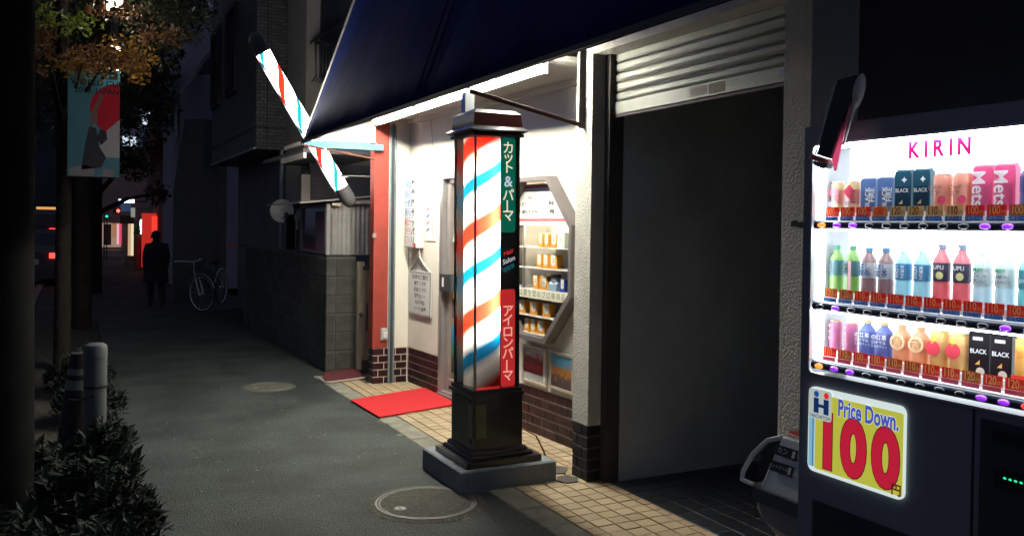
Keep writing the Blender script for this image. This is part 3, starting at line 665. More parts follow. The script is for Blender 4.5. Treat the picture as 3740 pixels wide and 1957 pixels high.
ob('red_field', MB(PFR).prism(rrect(.013, .105, .435, 1.003, .014), .0, .0015), redp, strip)
cream_e = mat('backlit_cream', (.5, .45, .35), .4, emit=(.75, .66, .47), es=1.); pale_e = mat('backlit_pale', (.4, .4, .4), .4, emit=(.45, .52, .60), es=1.)
for ch, h, m__ in (('カ', 1.822, cream_e), ('ッ', 1.766, cream_e), ('ト', 1.708, cream_e), ('&', 1.628, pale_e), ('パ', 1.548, cream_e), ('ー', 1.490, cream_e), ('マ', 1.430, cream_e)):
    text(ch, PFR, .058, h, .0022, .078 if ch != '&' else .088, m__, strip, bold=.016, rot=R(90) if ch == 'ー' else 0)
pk = mat('backlit_pink', (.5, .35, .3), .4, emit=(.80, .38, .27), es=1.)
for ch, h in (('ア', .874), ('イ', .818), ('ロ', .752), ('ン', .688), ('パ', .624), ('ー', .558), ('マ', .496)):
    text(ch, PFR, .058, h, .0022, .076, pk, strip, bold=.014, rot=R(90) if ch == 'ー' else 0)
rg = mat('red_script', (.4, .02, .02), .4, emit=(.50, .03, .03), es=1.); wg = mat('white_script', (.5, .5, .5), .4, emit=(.5, .52, .55), es=1.); tg = mat('teal_script', (.02, .2, .22), .4, emit=(.01, .14, .17), es=1.)
text('Hair', PFR, .058, 1.218, .0022, .040, rg, strip, shear=.3, rot=.35, bold=.006); text('Salon', PFR, .060, 1.172, .0022, .040, wg, strip, shear=.3, rot=.35, bold=.006)
text('理容室', PFR, .062, 1.126, .0022, .028, tg, strip, rot=.45)
ob('lit_sill', MB().box(X0+.012, .112, Y0+.006, Y0+.03, .428, .434), redp, bp)
# plinth
b = MB(); b.cbox(1.922, 2.530, 4.350, 4.945, 0, .125, .008)
pl = ob('concrete_plinth', b, mat('plinth_concrete', (.26, .29, .31), .9, noise=(6, .3), bump=(35, .7, .012)), label='square grey concrete plinth under the standing barber pole', cat='plinth')
ob('power_cord', MB().tube([(2.375, 4.62, .26), (2.44, 4.60, .265), (2.52, 4.58, .22), (2.57, 4.57, .12), (2.62, 4.60, .03), (2.75, 4.9, .012)], .005, 6), mat('brown_cord', (.30, .13, .06), .6), label='thin brown power cord trailing from the standing barber pole', cat='cord')
# tilted pole on the wall beyond the awning
A = Vector((1.505, 7.95, 3.035)); B = Vector((2.25, 7.95, 1.82)); ax = (A-B).normalized(); LN = (A-B).length
q = ax.to_track_quat('Z', 'Y').to_matrix().to_4x4()
tp = thing('tilted_barber_pole', 'slanting lit barber pole with dark rounded ends beside the awning corner', 'barber pole', world=False)
tp.matrix_basis = Matrix.Translation(B) @ q
ob('striped_cylinder', MB().lathe([(.061, 0), (.061, LN)], 32), stripe_mat('tilt_stripes', .66, .36, ((2.2, .08, .03), (.03, .8, .85), (42, 41, 40)), 1.0, .05, bw=.20), tp)
ob('cover_glass', MB().lathe([(.069, 0), (.069, LN)], 32), clear, tp)
ob('lower_cap', MB().lathe([(.072, .02), (.072, -.09), (.064, -.13), (.052, -.16), (.032, -.18), (.0001, -.187)], 28), mat('cap_dark', (.10, .10, .10), .4, noise=(10, .2)), tp)
ob('upper_cap', MB().lathe([(.072, LN-.01), (.072, LN+.12), (.060, LN+.15), (.035, LN+.18), (.0001, LN+.19)], 28), MATS['cap_dark'], tp)
for a_ in (20, 150, 265): ob('guard_rod', MB().tube([(.075*math.cos(R(a_)), .075*math.sin(R(a_)), -.02), (.075*math.cos(R(a_)), .075*math.sin(R(a_)), LN+.02)], .005, 6), alu, tp)
iq = (Matrix.Translation(B) @ q).inverted()
for zf, wx in ((.10, 2.50), (.45, 2.50)):
    p = B + ax*LN*zf; ob('wall_bracket', MB(iq).tube([p, Vector((p.x+.06, 7.86, p.z)), Vector((2.50, 7.83, p.z))], .012, 8), black_metal, tp)

# ------------------------------------------------------------ drinks machine
vm = thing('drinks_machine', 'dark drinks vending machine with three lit display rows and a price panel', 'vending machine', (2.1, 1.6, 0))
case = mat('machine_navy', (.25, .26, .285), .38, noise=(3, .12), coat=.15)
W_ = .93
b = MB(VM); b.box(0, W_, .03, 1.045, -.62, 0); b.box(0, .040, 1.045, 1.83, -.62, 0); b.box(.89, W_, 1.045, 1.83, -.62, 0)
b.box(.040, .89, 1.768, 1.83, -.62, 0); b.box(.040, .89, 1.045, 1.768, -.62, -.17)
ob('cabinet', b, case, vm)
ob('foot', MB(VM).box(.05, .12, 0, .03, -.1, -.03), black_metal, vm); ob('foot', MB(VM).box(.80, .87, 0, .03, -.1, -.03), black_metal, vm)
glow = emi('display_glow', (.86, .95, 1.0), 4.6)
ob('lit_back_panel', MB(VM).box(.042, .888, 1.047, 1.766, -.168, -.160), glow, vm)
led = emi('display_led', (.88, .95, 1.0), 22)
ob('led_strip', MB(VM).box(.045, .885, 1.755, 1.765, -.030, -.004), led, vm)
for hb in (1.503, 1.247): ob('led_strip', MB(VM).box(.06, .87, hb-.006, hb-.001, -.030, -.006), led, vm)
ob('led_strip', MB(VM).box(.0415, .047, 1.06, 1.75, -.05, -.02), led, vm); ob('led_strip', MB(VM).box(.883, .8885, 1.06, 1.75, -.05, -.02), led, vm)
ob('display_frame', MB(VM).ring(rrect(.034, .896, 1.040, 1.774, .02), rrect(.041, .889, 1.047, 1.767, .016), -.004, .006), alu, vm)
white_sh = mat('shelf_white', (.80, .82, .84), .5)
purple = mat('button_purple', (.3, .1, .6), .15, emit=(.36, .03, .95), es=.9, coat=1.); orange = emi('button_orange', (1., .22, .03), 2.2); redb = emi('button_red', (1., .03, .03), 1.5); dull = mat('button_dark', (.03, .03, .04), .25, coat=.5)
def tl_mat(name, c, t=.5, ro=.25):
    if name in MATS: return MATS[name]
    m = bpy.data.materials.new(name); m.use_nodes = True; nt = m.node_tree; nt.nodes.clear(); MATS[name] = m
    o = nt.nodes.new('ShaderNodeOutputMaterial'); a = nt.nodes.new('ShaderNodeBsdfPrincipled'); a.inputs['Base Color'].default_value = (*c, 1); a.inputs['Roughness'].default_value = ro
    d = nt.nodes.new('ShaderNodeBsdfTranslucent'); d.inputs[0].default_value = (*c, 1); x = nt.nodes.new('ShaderNodeMixShader'); x.inputs[0].default_value = t
    nt.links.new(a.outputs[0], x.inputs[1]); nt.links.new(d.outputs[0], x.inputs[2]); nt.links.new(x.outputs[0], o.inputs[0]); return m
price_red = tl_mat('price_red', (.80, .10, .07), .6); price_tan = tl_mat('price_tan', (.80, .62, .34), .6); price_or = tl_mat('price_orange', (.85, .40, .12), .6)
gold = tl_mat('price_gold', (1, .82, .30), .5); brownt = tl_mat('price_brown', (.28, .10, .04), .6); cold = tl_mat('cold_blue', (.04, .16, .40), .6); hot = tl_mat('hot_pink', (.55, .12, .16), .6); palei = tl_mat('tag_ink', (.7, .8, .9), .6)
ROWS = [(1.503, '100 100 100 100 120 120 110 110 100 100 100 100', 'rrrottttrrbb', {0: orange, 1: purple, 2: purple, 9: purple, 10: purple}, cold, 'つめた〜い'),
        (1.247, '120 120 110 110 110 110 110 110 110 110 100 100', 'bbrrrrrrrrrr', {1: purple, 10: purple}, cold, 'つめた〜い'),
        (1.060, '110 110 100 100 110 110 110 110 120 120 120 120', 'rbrrbbrrbrrr', {0: orange, 1: purple, 2: purple, 9: purple, 10: purple, 11: redb}, hot, '')]
btn_me = MB(VM.to_3x3().to_4x4() @ Matrix.Diagonal((.0165, .0085, .010, 1))).lathe([(.0001, -1), (.5, -.87), (.87, -.5), (1, 0), (.87, .5), (.5, .87), (.0001, 1)], 14).mesh('button')
SLOT = lambda k: .086 + k*.0603
for hb, prices, tone, lit, sub, subt in ROWS:
    ob('button_rail', MB(VM).tube([(.052, hb+.013, -.004), (.878, hb+.013, -.004)], .0140, 12), mat('rail_dark', (.05, .06, .085), .3, coat=.4), vm)
    ob('shelf', MB(VM).box(.042, .888, hb+.020, hb+.027, -.158, -.008), white_sh, vm)
    ob('riser', MB(VM).box(.042, .888, hb+.027, hb+.0545, -.158, -.060), white_sh, vm)
    for k, pr in enumerate(prices.split()):
        s = SLOT(k)
        me = btn_me.copy(); me.materials.append(lit.get(k, dull)); inst('button', me, Matrix.Translation(VM @ Vector((s, hb+.0125, .0085))), vm)
        T_ = tone[k]; tm = {'r': price_red, 't': price_tan, 'o': price_or, 'b': tl_mat('price_brownred', (.62, .20, .08), .6)}[T_]
        sk = s+.003
        tg_ = ob('price_tag', MB(VM).box(sk-.027, sk+.026, hb+.040, hb+.069, -.034, -.032), tm, vm)
        text(pr, VM, sk-.006, hb+.0545, -.0312, .031, brownt if T_ in 't' else (price_red if T_ == 'o' else gold), tg_, sx=.72, bold=.025)
        text('円', VM, sk+.019, hb+.048, -.0312, .014, brownt if T_ in 't' else gold, tg_)
        st = ob('temperature_tag', MB(VM).box(sk-.026, sk+.024, hb+.0275, hb+.0395, -.031, -.029), sub, vm)
        if subt: text(subt, VM, sk-.001, hb+.0335, -.0282, .0115, palei, st, bold=.01)
ob('display_glass', MB(VM).box(.042, .888, 1.05, 1.766, .0005, .002), pane_mat('machine_glass'), vm) if False else None
magenta = mat('kirin_magenta', (.72, .02, .30), .4, emit=(.75, .01, .25), es=1.)
for ch, s in zip('KIRIN', (.397, .437, .474, .513, .552)): text(ch, VM, s, 1.727, -.010, .064, magenta, vm, bold=.036, sx=.85)
# price panel
ps = ob('price_panel', MB(VM).prism(rrect(.046, .402, .737, 1.004, .022), -.002, .009), mat('panel_white', (.7, .75, .72), .4, emit=(.62, .72, .70), es=1.), vm)
def grad_emit(name, stops, axis='Z'):
    m, nt, b, N, L = nodes_mat(name); tc = N('ShaderNodeTexCoord'); sp = N('ShaderNodeSeparateXYZ'); L(tc.outputs['Generated'], sp.inputs[0])
    r_ = N('ShaderNodeValToRGB'); e = r_.color_ramp.elements
    while len(e) < len(stops): e.new(.5)
    for el, (p, c) in zip(e, stops): el.position = p; el.color = (*c, 1)
    L(sp.outputs[axis], r_.inputs[0]); L(r_.outputs[0], b.inputs['Emission Color']); b.inputs['Emission Strength'].default_value = 1; b.inputs['Base Color'].default_value = (.05, .05, .05, 1)
    return m
yel = mat('panel_yellow', (.05, .05, .02), .4, emit=(.45, .46, .05), es=1.)
ob('yellow_field', MB(VM).prism(rrect(.075, .3985, .748, .985, .006), .0092, .0100), yel, ps)
ob('blue_strip', MB(VM).box(.050, .073, .752, .908, .0092, .0100), mat('panel_sky', (.05, .05, .05), .4, emit=(.20, .42, .55), es=1.), ps)
ob('blue_line', MB(VM).box(.066, .069, .752, .905, .0102, .0106), mat('panel_line', (.02, .02, .1), .4, emit=(.03, .06, .30), es=1.), ps)
lg = ob('logo_field', MB(VM).prism(rrect(.050, .142, .905, 1.0, .010), .0120, .0126), mat('logo_grey', (.1, .1, .1), .4, emit=(.42, .47, .44), es=1.), ps)
nav = mat('logo_navy', (.01, .02, .08), .4, emit=(.006, .022, .10), es=1.); lred = mat('logo_red', (.3, .01, .01), .4, emit=(.70, .025, .02), es=1.); lblu = mat('logo_blue', (.01, .03, .2), .4, emit=(.01, .06, .28), es=1.)
ob('logo_mark', MB(VM).box(.071, .091, .925, .972, .0127, .0133), nav, lg); ob('logo_mark', MB(VM).box(.111, .131, .925, .972, .0127, .0133), nav, lg); ob('logo_mark', MB(VM).box(.091, .111, .944, .954, .0127, .0133), nav, lg)
ob('logo_dot', MB(VM @ Matrix.Translation((.081, .984, .0127))).lathe([(.010, 0), (.0001, .0005)], 16), lblu, lg); ob('logo_dot', MB(VM @ Matrix.Translation((.121, .984, .0127))).lathe([(.010, 0), (.0001, .0005)], 16), lred, lg)
text('HACHIYOH', VM, .098, .914, .0130, .0155, nav, lg, bold=.012)
pd = mat('price_down_blue', (.03, .05, .3), .4, emit=(.055, .085, .42), es=1.); cr_m = mat('price_crimson', (.3, .01, .03), .4, emit=(.46, .012, .035), es=1.); cr_d = mat('price_crimson_edge', (.1, .01, .01), .4, emit=(.10, .006, .012), es=1.)
text('Price Down.', VM, .275, .955, .0110, .070, mat('price_halo', (.5, .5, .5), .4, emit=(.66, .68, .60), es=1.), ps, sx=.62, bold=.06); text('Price Down.', VM, .275, .955, .0114, .070, pd, ps, sx=.62, bold=.034)
for ch, s in (('1', .128), ('0', .226), ('0', .341)):
    text(ch, VM, s, .836, .0112, .225, cr_d, ps, bold=.062, sx=.80); text(ch, VM, s, .836, .0116, .225, cr_m, ps, bold=.046, sx=.80)
text('円', VM, .380, .762, .0122, .036, cr_d, ps, bold=.03)
ob('delivery_flap', MB(VM).box(.065, .62, .18, .645, .0005, .004), mat('flap_dark', (.035, .038, .048), .4), vm)
ob('coin_panel', MB(VM).box(.63, .86, .62, 1.02, .0005, .012), mat('coin_panel', (.05, .055, .07), .35), vm)
ob('note_slot', MB(VM).box(.665, .84, .97, 1.0, .0125, .018), black_metal, vm)
ob('amount_screen', MB(VM).box(.67, .82, .855, .905, .0125, .015), black_metal, vm)
for k in range(4): ob('screen_dot', MB(VM @ Matrix.Translation((.70+k*.014, .884, .0155)) @ Matrix.Diagonal((1, .7, 1, 1))).lathe([(.0045, 0), (.0001, .0006)], 10), emi('green_led', (.02, .9, .35), 1.1), vm)
ob('seam', MB(VM).box(.60, .607, .66, 1.04, .0004, .0012), black_metal, vm)
# drinks (they stand inside the machine: things of their own)
RX = Matrix.Rotation(R(-90), 4, 'X')
def arc_label(r, z0, z1, a0=R(-160), a1=R(-20), n=10):
    return MB(RX).lathe([(r, z0), (r, z1)], n, a0=a0, a1=a1)
DGRP = 'drinks on display in the vending machine'
ROWN = ['top', 'middle', 'bottom']; ORD = ['first', 'second', 'third', 'fourth', 'fifth', 'sixth', 'seventh', 'eighth', 'ninth', 'tenth', 'eleventh', 'twelfth']
def drink(row, k, kind, cols, desc, words=(), h=.1, w=.044, seen=True):
    hb = ROWS[row][0] + .055; s = SLOT(k) - .028 + .0022*k
    nm = {'pack': 'drink_carton', 'bottle': 'drink_bottle', 'can': 'drink_can'}[kind]
    t = thing(nm, f'{desc}, {ORD[k]} in the {ROWN[row]} row', {'pack': 'carton', 'bottle': 'bottle', 'can': 'can'}[kind], group=DGRP, world=False)
    t.matrix_basis = VM @ Matrix.Translation((s, hb, -.092)) @ Matrix.Rotation(.12, 4, 'Y')
    cols = [tuple(min(1, v*.80+.12) for v in c) if max(c) > .2 else c for c in cols]
    body, lab, cap = [tl_mat('drink_%s' % '_'.join('%.2f' % v for v in c), c) for c in cols]
    F0 = I4
    if kind == 'pack':
        ob('carton', MB().prism([(-w/2, 0), (w/2, 0), (w/2, h*.93), (w*.46, h), (-w*.46, h), (-w/2, h*.93)], -.014, .014), body, t)
        ob('label', MB().box(-w*.40, w*.40, h*.12, h*.62, .0142, .0150), lab, t); ob('crimp', MB().box(-w*.5, w*.5, h*.98, h*1.05, -.004, .004), cap, t); fr_ = .0154
    elif kind == 'bottle':
        r = w/2
        ob('bottle', MB(RX).lathe([(r*.9, 0), (r, .008), (r, h*.30), (r*.94, h*.36), (r, h*.42), (r, h*.66), (r*.86, h*.75), (r*.45, h*.86), (r*.40, h*.91)], 16), body, t)
        ob('cap', MB(RX).lathe([(r*.46, h*.91), (r*.46, h), (.0001, h)], 14), cap, t)
        ob('label', MB(RX).lathe([(r*1.015, h*.36), (r*1.015, h*.68)], 16), lab, t); fr_ = r*1.02+.0006
    else:
        r = w/2
        ob('can', MB(RX).lathe([(r*.86, 0), (r, .006), (r, h*.90), (r*.86, h*.97), (r*.84, h), (.0001, h*.985)], 16), body, t)
        ob('label', MB(RX).lathe([(r*1.01, h*.25), (r*1.01, h*.72)], 16), lab, t); fr_ = r*1.02+.0006
        ob('rim', MB(RX).lathe([(r*.87, h*.965), (r*.885, h*.985), (r*.85, h*1.005)], 14), cap, t)
    for wd in words:
        body_, ds, fh, sz, rot, c = wd[:6]
        text(body_, I4, ds*w, fh*h, fr_, sz, tl_mat('tx_%s' % '_'.join('%.2f' % v for v in c), c, .2), t, rot=rot, bold=.015, sx=wd[6] if len(wd) > 6 else 1)
    return t
WH = (.85, .87, .88); NV = (.01, .03, .10); BLU = (.02, .13, .36); PK = (.78, .05, .28); ORG = (.85, .32, .12); GRN = (.22, .46, .06); TEA = (.05, .33, .36)
for k in (0, 1): drink(0, k, 'can', ((.80, .62, .30), (.75, .30, .25), WH), 'cream and pink coffee can with a red flame', (('◆', -.05, .62, .045, 0, (.50, .06, .10)), ('FIRE', .28, .5, .024, R(90), (.2, .03, .03)), ('微糖', -.1, .25, .017, 0, (.3, .3, .4))), h=.098)
for k in (2, 3): drink(0, k, 'pack', (BLU, (.02, .10, .30), WH), 'royal blue coffee carton with upright lettering', (('BLACK', .0, .42, .021, R(90), WH), ('FIRE', .32, .5, .024, R(90), WH)), h=.102, w=.050)
for k in (4, 5): drink(0, k, 'pack', ((.03, .12, .17), (.02, .06, .10), (.05, .2, .3)), 'dark teal coffee pouch with a pale wordmark', (('BLACK', -.03, .52, .016, 0, WH, .85), ('✦', .1, .78, .022, 0, WH), ('◢', -.1, .24, .02, 0, (.7, .5, .25))), h=.118, w=.052)
for k in (6, 7): drink(0, k, 'can', ((.88, .42, .28), (.90, .45, .30), (.9, .85, .7)), 'peach coloured fruit drink can with a cream top', (('ピーチ', -.2, .62, .014, 0, (.5, .2, .2)), ('エア', -.2, .46, .015, 0, (.4, .2, .2)), ('●', .2, .28, .03, 0, (.8, .1, .2))), h=.105, w=.052)
for k in (8, 9): drink(0, k, 'pack', ((.74, .04, .26), (.76, .04, .26), (.85, .3, .5)), 'hot pink soda can with white upright lettering', (('Mets', -.22, .5, .050, R(-90), WH),), h=.118, w=.054)
for k in (10, 11): drink(0, k, 'bottle', ((.05, .07, .34), (.03, .05, .38), WH), 'navy blue drink bottle', (), h=.13, w=.05)
for k in (0, 1): drink(1, k, 'bottle', (GRN, (.02, .20, .24), (.02, .32, .20)), 'green tea bottle with a dark teal label', (('生', -.15, .56, .02, 0, (.02, .05, .05)), ('茶', -.15, .46, .02, 0, (.02, .05, .05))) + ((('|', .1, .42, .10, 0, (.80, .45, .50)),) if k == 1 else ()), h=.150, w=.046)
for k in (2, 3): drink(1, k, 'bottle', ((.26, .12, .13), (.85, .88, .90), (.02, .2, .4)), 'brown barley tea bottle with a white lettered label', (('ばし', 0, .60, .020, 0, BLU), ('麦茶', 0, .46, .022, 0, (.03, .10, .28))), h=.146, w=.048)
for k in (4, 5): drink(1, k, 'bottle', ((.45, .78, .86), (.02, .30, .56), WH), 'clear sports drink bottle with a bright blue label', (('LOVE', -.16, .52, .015, R(-90), WH), ('KIRIN', .2, .52, .015, R(-90), WH)), h=.150, w=.048)
for k in (6, 7): drink(1, k, 'bottle', ((.82, .16, .20), (.10, .09, .15), (.16, .22, .34)), 'red fruit drink bottle with a black round label', (('SUPLI', 0, .60, .016, 0, WH), ('555', 0, .93, .010, 0, WH), ('●', .15, .45, .028, 0, (.8, .75, .35))), h=.162, w=.047)
for k in (8, 9): drink(1, k, 'bottle', ((.62, .78, .84), (.84, .87, .86), WH), 'pale lemon soda bottle with a white label', (('Mets', -.05, .64, .014, .15, (.02, .38, .16)), ('LEMON', 0, .53, .012, 0, (.2, .28, .30)), ('SQUASH', 0, .44, .012, 0, (.2, .28, .30))), h=.152, w=.048)
for k in (10, 11): drink(1, k, 'bottle', ((.25, .72, .75), (.05, .42, .50), WH), 'turquoise tonic water bottle', (('tonic', 0, .5, .018, 0, WH),), h=.15, w=.048)
for k in (0, 1): drink(2, k, 'can', ((.52, .08, .26), (.55, .10, .30), (.8, .6, .3)), 'magenta sweet drink can with gold specks', (('✿', -.2, .8, .014, 0, (.85, .5, .3)), ('✿', -.2, .6, .014, 0, (.85, .5, .3)), ('✿', -.2, .4, .014, 0, (.85, .5, .3))), h=.095, w=.042)
for k in (2, 3): drink(2, k, 'bottle', ((.04, .10, .45), (.03, .09, .48), (.75, .55, .25)), 'cobalt blue milk tea bottle with white lettering', (('の紅茶', -.05, .58, .017, 0, WH), ('ロイヤル', -.05, .44, .012, 0, WH), ('ミルクティー', -.02, .33, .009, 0, WH)), h=.108, w=.052)
for k in (4, 5): drink(2, k, 'bottle', ((.86, .38, .16), (.86, .40, .18), (.85, .45, .2)), 'orange bottle with a round pale crest', (('吉', 0, .5, .030, 0, (.9, .65, .35)), ('○', 0, .5, .060, 0, (.9, .62, .35))), h=.108, w=.052)
for k in (6, 7): drink(2, k, 'can', ((.85, .55, .14), (.84, .50, .14), (.6, .7, .15)), 'yellow lemon tea can with a red apple shape', (('●', -.12, .50, .055, 0, (.72, .07, .10)), ('◗', -.1, .75, .03, 0, (.6, .6, .1))), h=.105, w=.053)
for k in (8, 9): drink(2, k, 'pack', ((.03, .025, .03), (.03, .02, .025), (.10, .10, .13)), 'black coffee pouch with white wordmark and gold streak', (('BLACK', -.02, .52, .017, 0, WH, .85), ('▬', -.05, .82, .026, 0, WH), ('◢', -.05, .28, .02, 0, (.80, .42, .12)), ('●', .1, .06, .030, 0, (.75, .65, .58))), h=.122, w=.055)
for k in (10, 11): drink(2, k, 'can', ((.90, .55, .03), (.90, .50, .03), (.6, .6, .1)), 'golden yellow corn soup can with red foot', (('新', -.1, .6, .02, 0, (.7, .25, .05)), ('▬', 0, .12, .05, 0, (.7, .06, .04))), h=.12, w=.055)
# slim leaning sign on the machine's corner
t = thing('slim_corner_sign', 'slim dark fin with red foot and pale oval head leaning out from the machine corner', 'sign', (2.04, 1.9, 1.7))
ob('dark_blade', MB(VM).prism([(.110, 1.733), (.163, 1.716), (.236, 1.900), (.252, 1.955), (.185, 1.950)], .045, .062), mat('blade_black', (.02, .018, .024), .3), t)
ob('edge_strip', MB(VM).tube([(.107, 1.733, .064), (.176, 1.935, .064), (.186, 1.944, .064)], .0022, 6), white_plastic, t)
ob('pink_fin', MB(VM).prism([(.163, 1.716), (.172, 1.680), (.178, 1.680), (.214, 1.815), (.232, 1.895)], .050, .054), tl_mat('pink_acrylic', (.85, .28, .42), .6), t)
M_ = VM @ Matrix.Translation((.260, 1.912, .055)) @ Matrix.Rotation(-.22, 4, 'Z') @ Matrix.Diagonal((.021, .048, .012, 1))
ob('oval_head', MB(M_).lathe([(.0001, -1), (.38, -.92), (.71, -.71), (.92, -.38), (1, 0), (.92, .38), (.71, .71), (.38, .92), (.0001, 1)], 18), mat('head_cream', (.66, .63, .56), .5), t)
ob('head_collar', MB(VM).tube([(.252, 1.876, .055), (.246, 1.862, .055)], [.012, .008], 10), MATS['head_cream'], t)
ob('stem', MB(VM).tube([(.247, 1.866, .055), (.206, 1.755, .055)], .0035, 8), MATS['head_cream'], t)
ob('foot_band', MB(VM).prism([(.092, 1.737), (.160, 1.714), (.166, 1.700), (.098, 1.716), (.086, 1.722)], .040, .070), tl_mat('pale_pink', (.72, .42, .40), .2), t)
ob('red_window', MB(VM).prism([(.098, 1.731), (.150, 1.713), (.153, 1.705), (.100, 1.719)], .0702, .0715), mat('red_window', (.62, .06, .05), .4), t)
ob('foot', MB(VM).prism([(.098, 1.714), (.158, 1.700), (.152, 1.688), (.135, 1.687), (.100, 1.703)], .042, .066), mat('foot_grey', (.16, .16, .18), .4), t)
ob('mount', MB(VM).box(.10, .13, 1.700, 1.716, .006, .044), mat('foot_grey', (.16, .16, .18), .4), t)
# bin for cans and bottles
bn = thing('recycling_bin', 'grey hooded can and bottle bin with clear bag beside the drinks machine', 'bin', (2.35, 2.3, 0))
BF = frame((2.22, 2.585, 0), (0, -1))
hood = mat('hood_grey', (.80, .82, .76), .5, noise=(6, .15))
def loft(F, rings, closed=True):
    b = MB(F); n = len(rings[0]); vs = [p for r_ in rings for p in r_]; fs = []
    for i in range(len(rings)-1):
        for k in range(n): k2 = (k+1) % n; fs.append((i*n+k, i*n+k2, (i+1)*n+k2, (i+1)*n+k))
    fs.append(tuple(range(n-1, -1, -1))); fs.append(tuple(range((len(rings)-1)*n, len(rings)*n)))
    return b.add(vs, fs)
def ringp(s0, s1, d0, d1, h, c=.03): return [(s0+c, h, d1), (s1-c, h, d1), (s1, h, d1-c), (s1, h, d0+c), (s1-c, h, d0), (s0+c, h, d0), (s0, h, d0+c), (s0, h, d1-c)]
hd = ob('hood', loft(BF, [ringp(.265, .60, -.24, .045, .585), ringp(.31, .565, -.22, -.015, .765, .02), ringp(.32, .55, -.21, -.03, .775, .02)]), hood, bn)
ob('red_trim', loft(BF, [ringp(.318, .553, -.215, -.025, .776, .02), ringp(.324, .547, -.21, -.032, .783, .02)]), mat('trim_red', (.38, .03, .03), .5), bn)
ob('rim', loft(BF, [ringp(.235, .62, -.26, .06, .535), ringp(.235, .62, -.26, .06, .584)]), mat('rim_dark', (.10, .10, .10), .5), bn)
ob('throw_loop', MB(BF).tube([(.325, .765, -.03), (.268, .742, -.005), (.222, .685, .02), (.200, .62, .045), (.205, .592, .055), (.262, .588, .052)], .009, 8), hood, bn)
ob('loop_dark_fill', MB(BF).prism([(.315, .76), (.262, .738), (.225, .685), (.205, .60), (.262, .59)], -.03, -.02), black_metal, bn)  # black plate painted in for the shade seen through the loop
slope = BF @ Matrix.Translation((.365, .68, .016)) @ Matrix.Rotation(math.atan2(.06, .18)*-1, 4, 'X')
for h, tx, sz in ((.045, 'カン', .026), (-.012, 'ペットボトル', .015)):
    lb = ob('slot_label', MB(slope).box(-.05, .055, h-.018, h+.018, .0035, .005), black_metal, hd)
    text(tx, slope, -.012, h, .0055, sz, mat('label_white', (.7, .7, .68), .6), lb); ob('bottle_icon', MB(slope).box(.033, .046, h-.012, h+.012, .0052, .0058), MATS['label_white'], lb)
bagm = tl_mat('bag_film', (.52, .50, .52), .45)
random.seed(5); rg_ = []
for i, (h, f) in enumerate(((.540, 1), (.50, .97), (.46, .88), (.42, .72), (.385, .45), (.37, .2))):
    rg_.append([(.43+(p[0]-.43)*f+random.uniform(-.012, .012), h+random.uniform(-.008, .008), -.10+(p[2]+.10)*f+random.uniform(-.01, .01)) for p in ringp(.25, .605, -.25, .05, 0)])
ob('bag', loft(BF, rg_), bagm, bn)
ob('stand', MB(BF).tube([(.43, 0, -.1), (.43, .45, -.1)], .02, 10), steel_grey, bn); ob('stand_foot', MB(BF).lathe([(.15, .0), (.15, .012), (.02, .03)], 20, T=Matrix.Translation((.43, 0, -.1)) @ RX), steel_grey, bn)

# ------------------------------------------------------------ next door: block wall, gate, shed
blk = mat('concrete_block', (.085, .085, .07), .95, noise=(5, .5), bump=(50, .7, .01), var=.18)
bwl = thing('block_wall', 'stained concrete block wall beside the beige gate', 'wall', (2.3, 10.5, 0))
ob('mortar', MB().box(2.256, 2.344, 8.506, 13.2, 0, 1.165), mat('mortar', (.09, .09, .08), .95), bwl)
ob('mortar', MB().box(2.344, 2.556, 8.506, 8.594, 0, 1.165), MATS['mortar'], bwl)
bm1 = MB().cbox(-.0448, .0448, -.0895, .0895, -.05, .006, .006).mesh('block'); bm1.materials.append(blk)
bm2 = MB().cbox(-.1040, .1040, -.0895, .0895, -.05, .006, .006).mesh('block'); bm2.materials.append(blk)
bm3 = MB().cbox(-.1840, .1840, -.0895, .0895, -.05, .006, .006).mesh('block'); bm3.materials.append(blk)
BN = frame((2.25, 8.5, 0), (1, 0)); BS = frame((2.25, 13.2, 0), (0, -1))
for r_ in range(6):
    h = .118 + r_*.187
    if r_ == 0: h = .112
    inst('block', bm1, BN @ Matrix.Translation((.0465, h, -.006)), bwl); inst('block', bm2, BN @ Matrix.Translation((.2005, h, -.006)), bwl)
    for k in range(12): inst('block', bm3, BS @ Matrix.Translation((4.7-.19-k*.378, h, -.006)), bwl)
beige = mat('beige_paint', (.64, .54, .37), .55, noise=(6, .2))
gt = thing('garden_gate', 'narrow beige slatted gate with steel knob between block wall and red post', 'gate', (2.6, 8.45, 0))
ob('post', MB().box(2.56, 2.628, 8.44, 8.51, .02, 1.112), beige, gt)
ob('top_rail', MB().box(2.605, 3.3, 8.40, 8.435, 1.03, 1.065), mat('gate_brown', (.16, .12, .09), .6), gt)
for k in range(20): ob('slat', MB().box(2.612+k*.030, 2.634+k*.030, 8.405, 8.425, .16, 1.03), beige, gt)
ob('bottom_rail', MB().box(2.605, 3.3, 8.40, 8.435, .12, .16), beige, gt); ob('kick_board', MB().box(2.605, 3.3, 8.395, 8.44, .02, .12), MATS['gate_brown'], gt)
ob('knob', MB(Matrix.Translation((2.582, 8.432, .58)) @ Matrix.Rotation(R(90), 4, 'X')).lathe([(.010, -.005), (.010, .02), (.024, .03), (.026, .045), (.018, .058), (.0001, .06)], 14), mat('steel_knob', (.6, .6, .6), .2, .9), gt)
ob('latch', MB().box(2.634, 2.65, 8.392, 8.404, .42, .70), MATS['gate_brown'], gt)
sd = thing('lean_to_shed', 'pale corrugated lean-to with side window above the block wall', 'shed', (2.7, 9.2, 1.17))
b = MB(); n = 90; cm = mat('corrugated_sheet', (.52, .50, .47), .45, .2, noise=(3.5, .4))
vs = []; fs = []
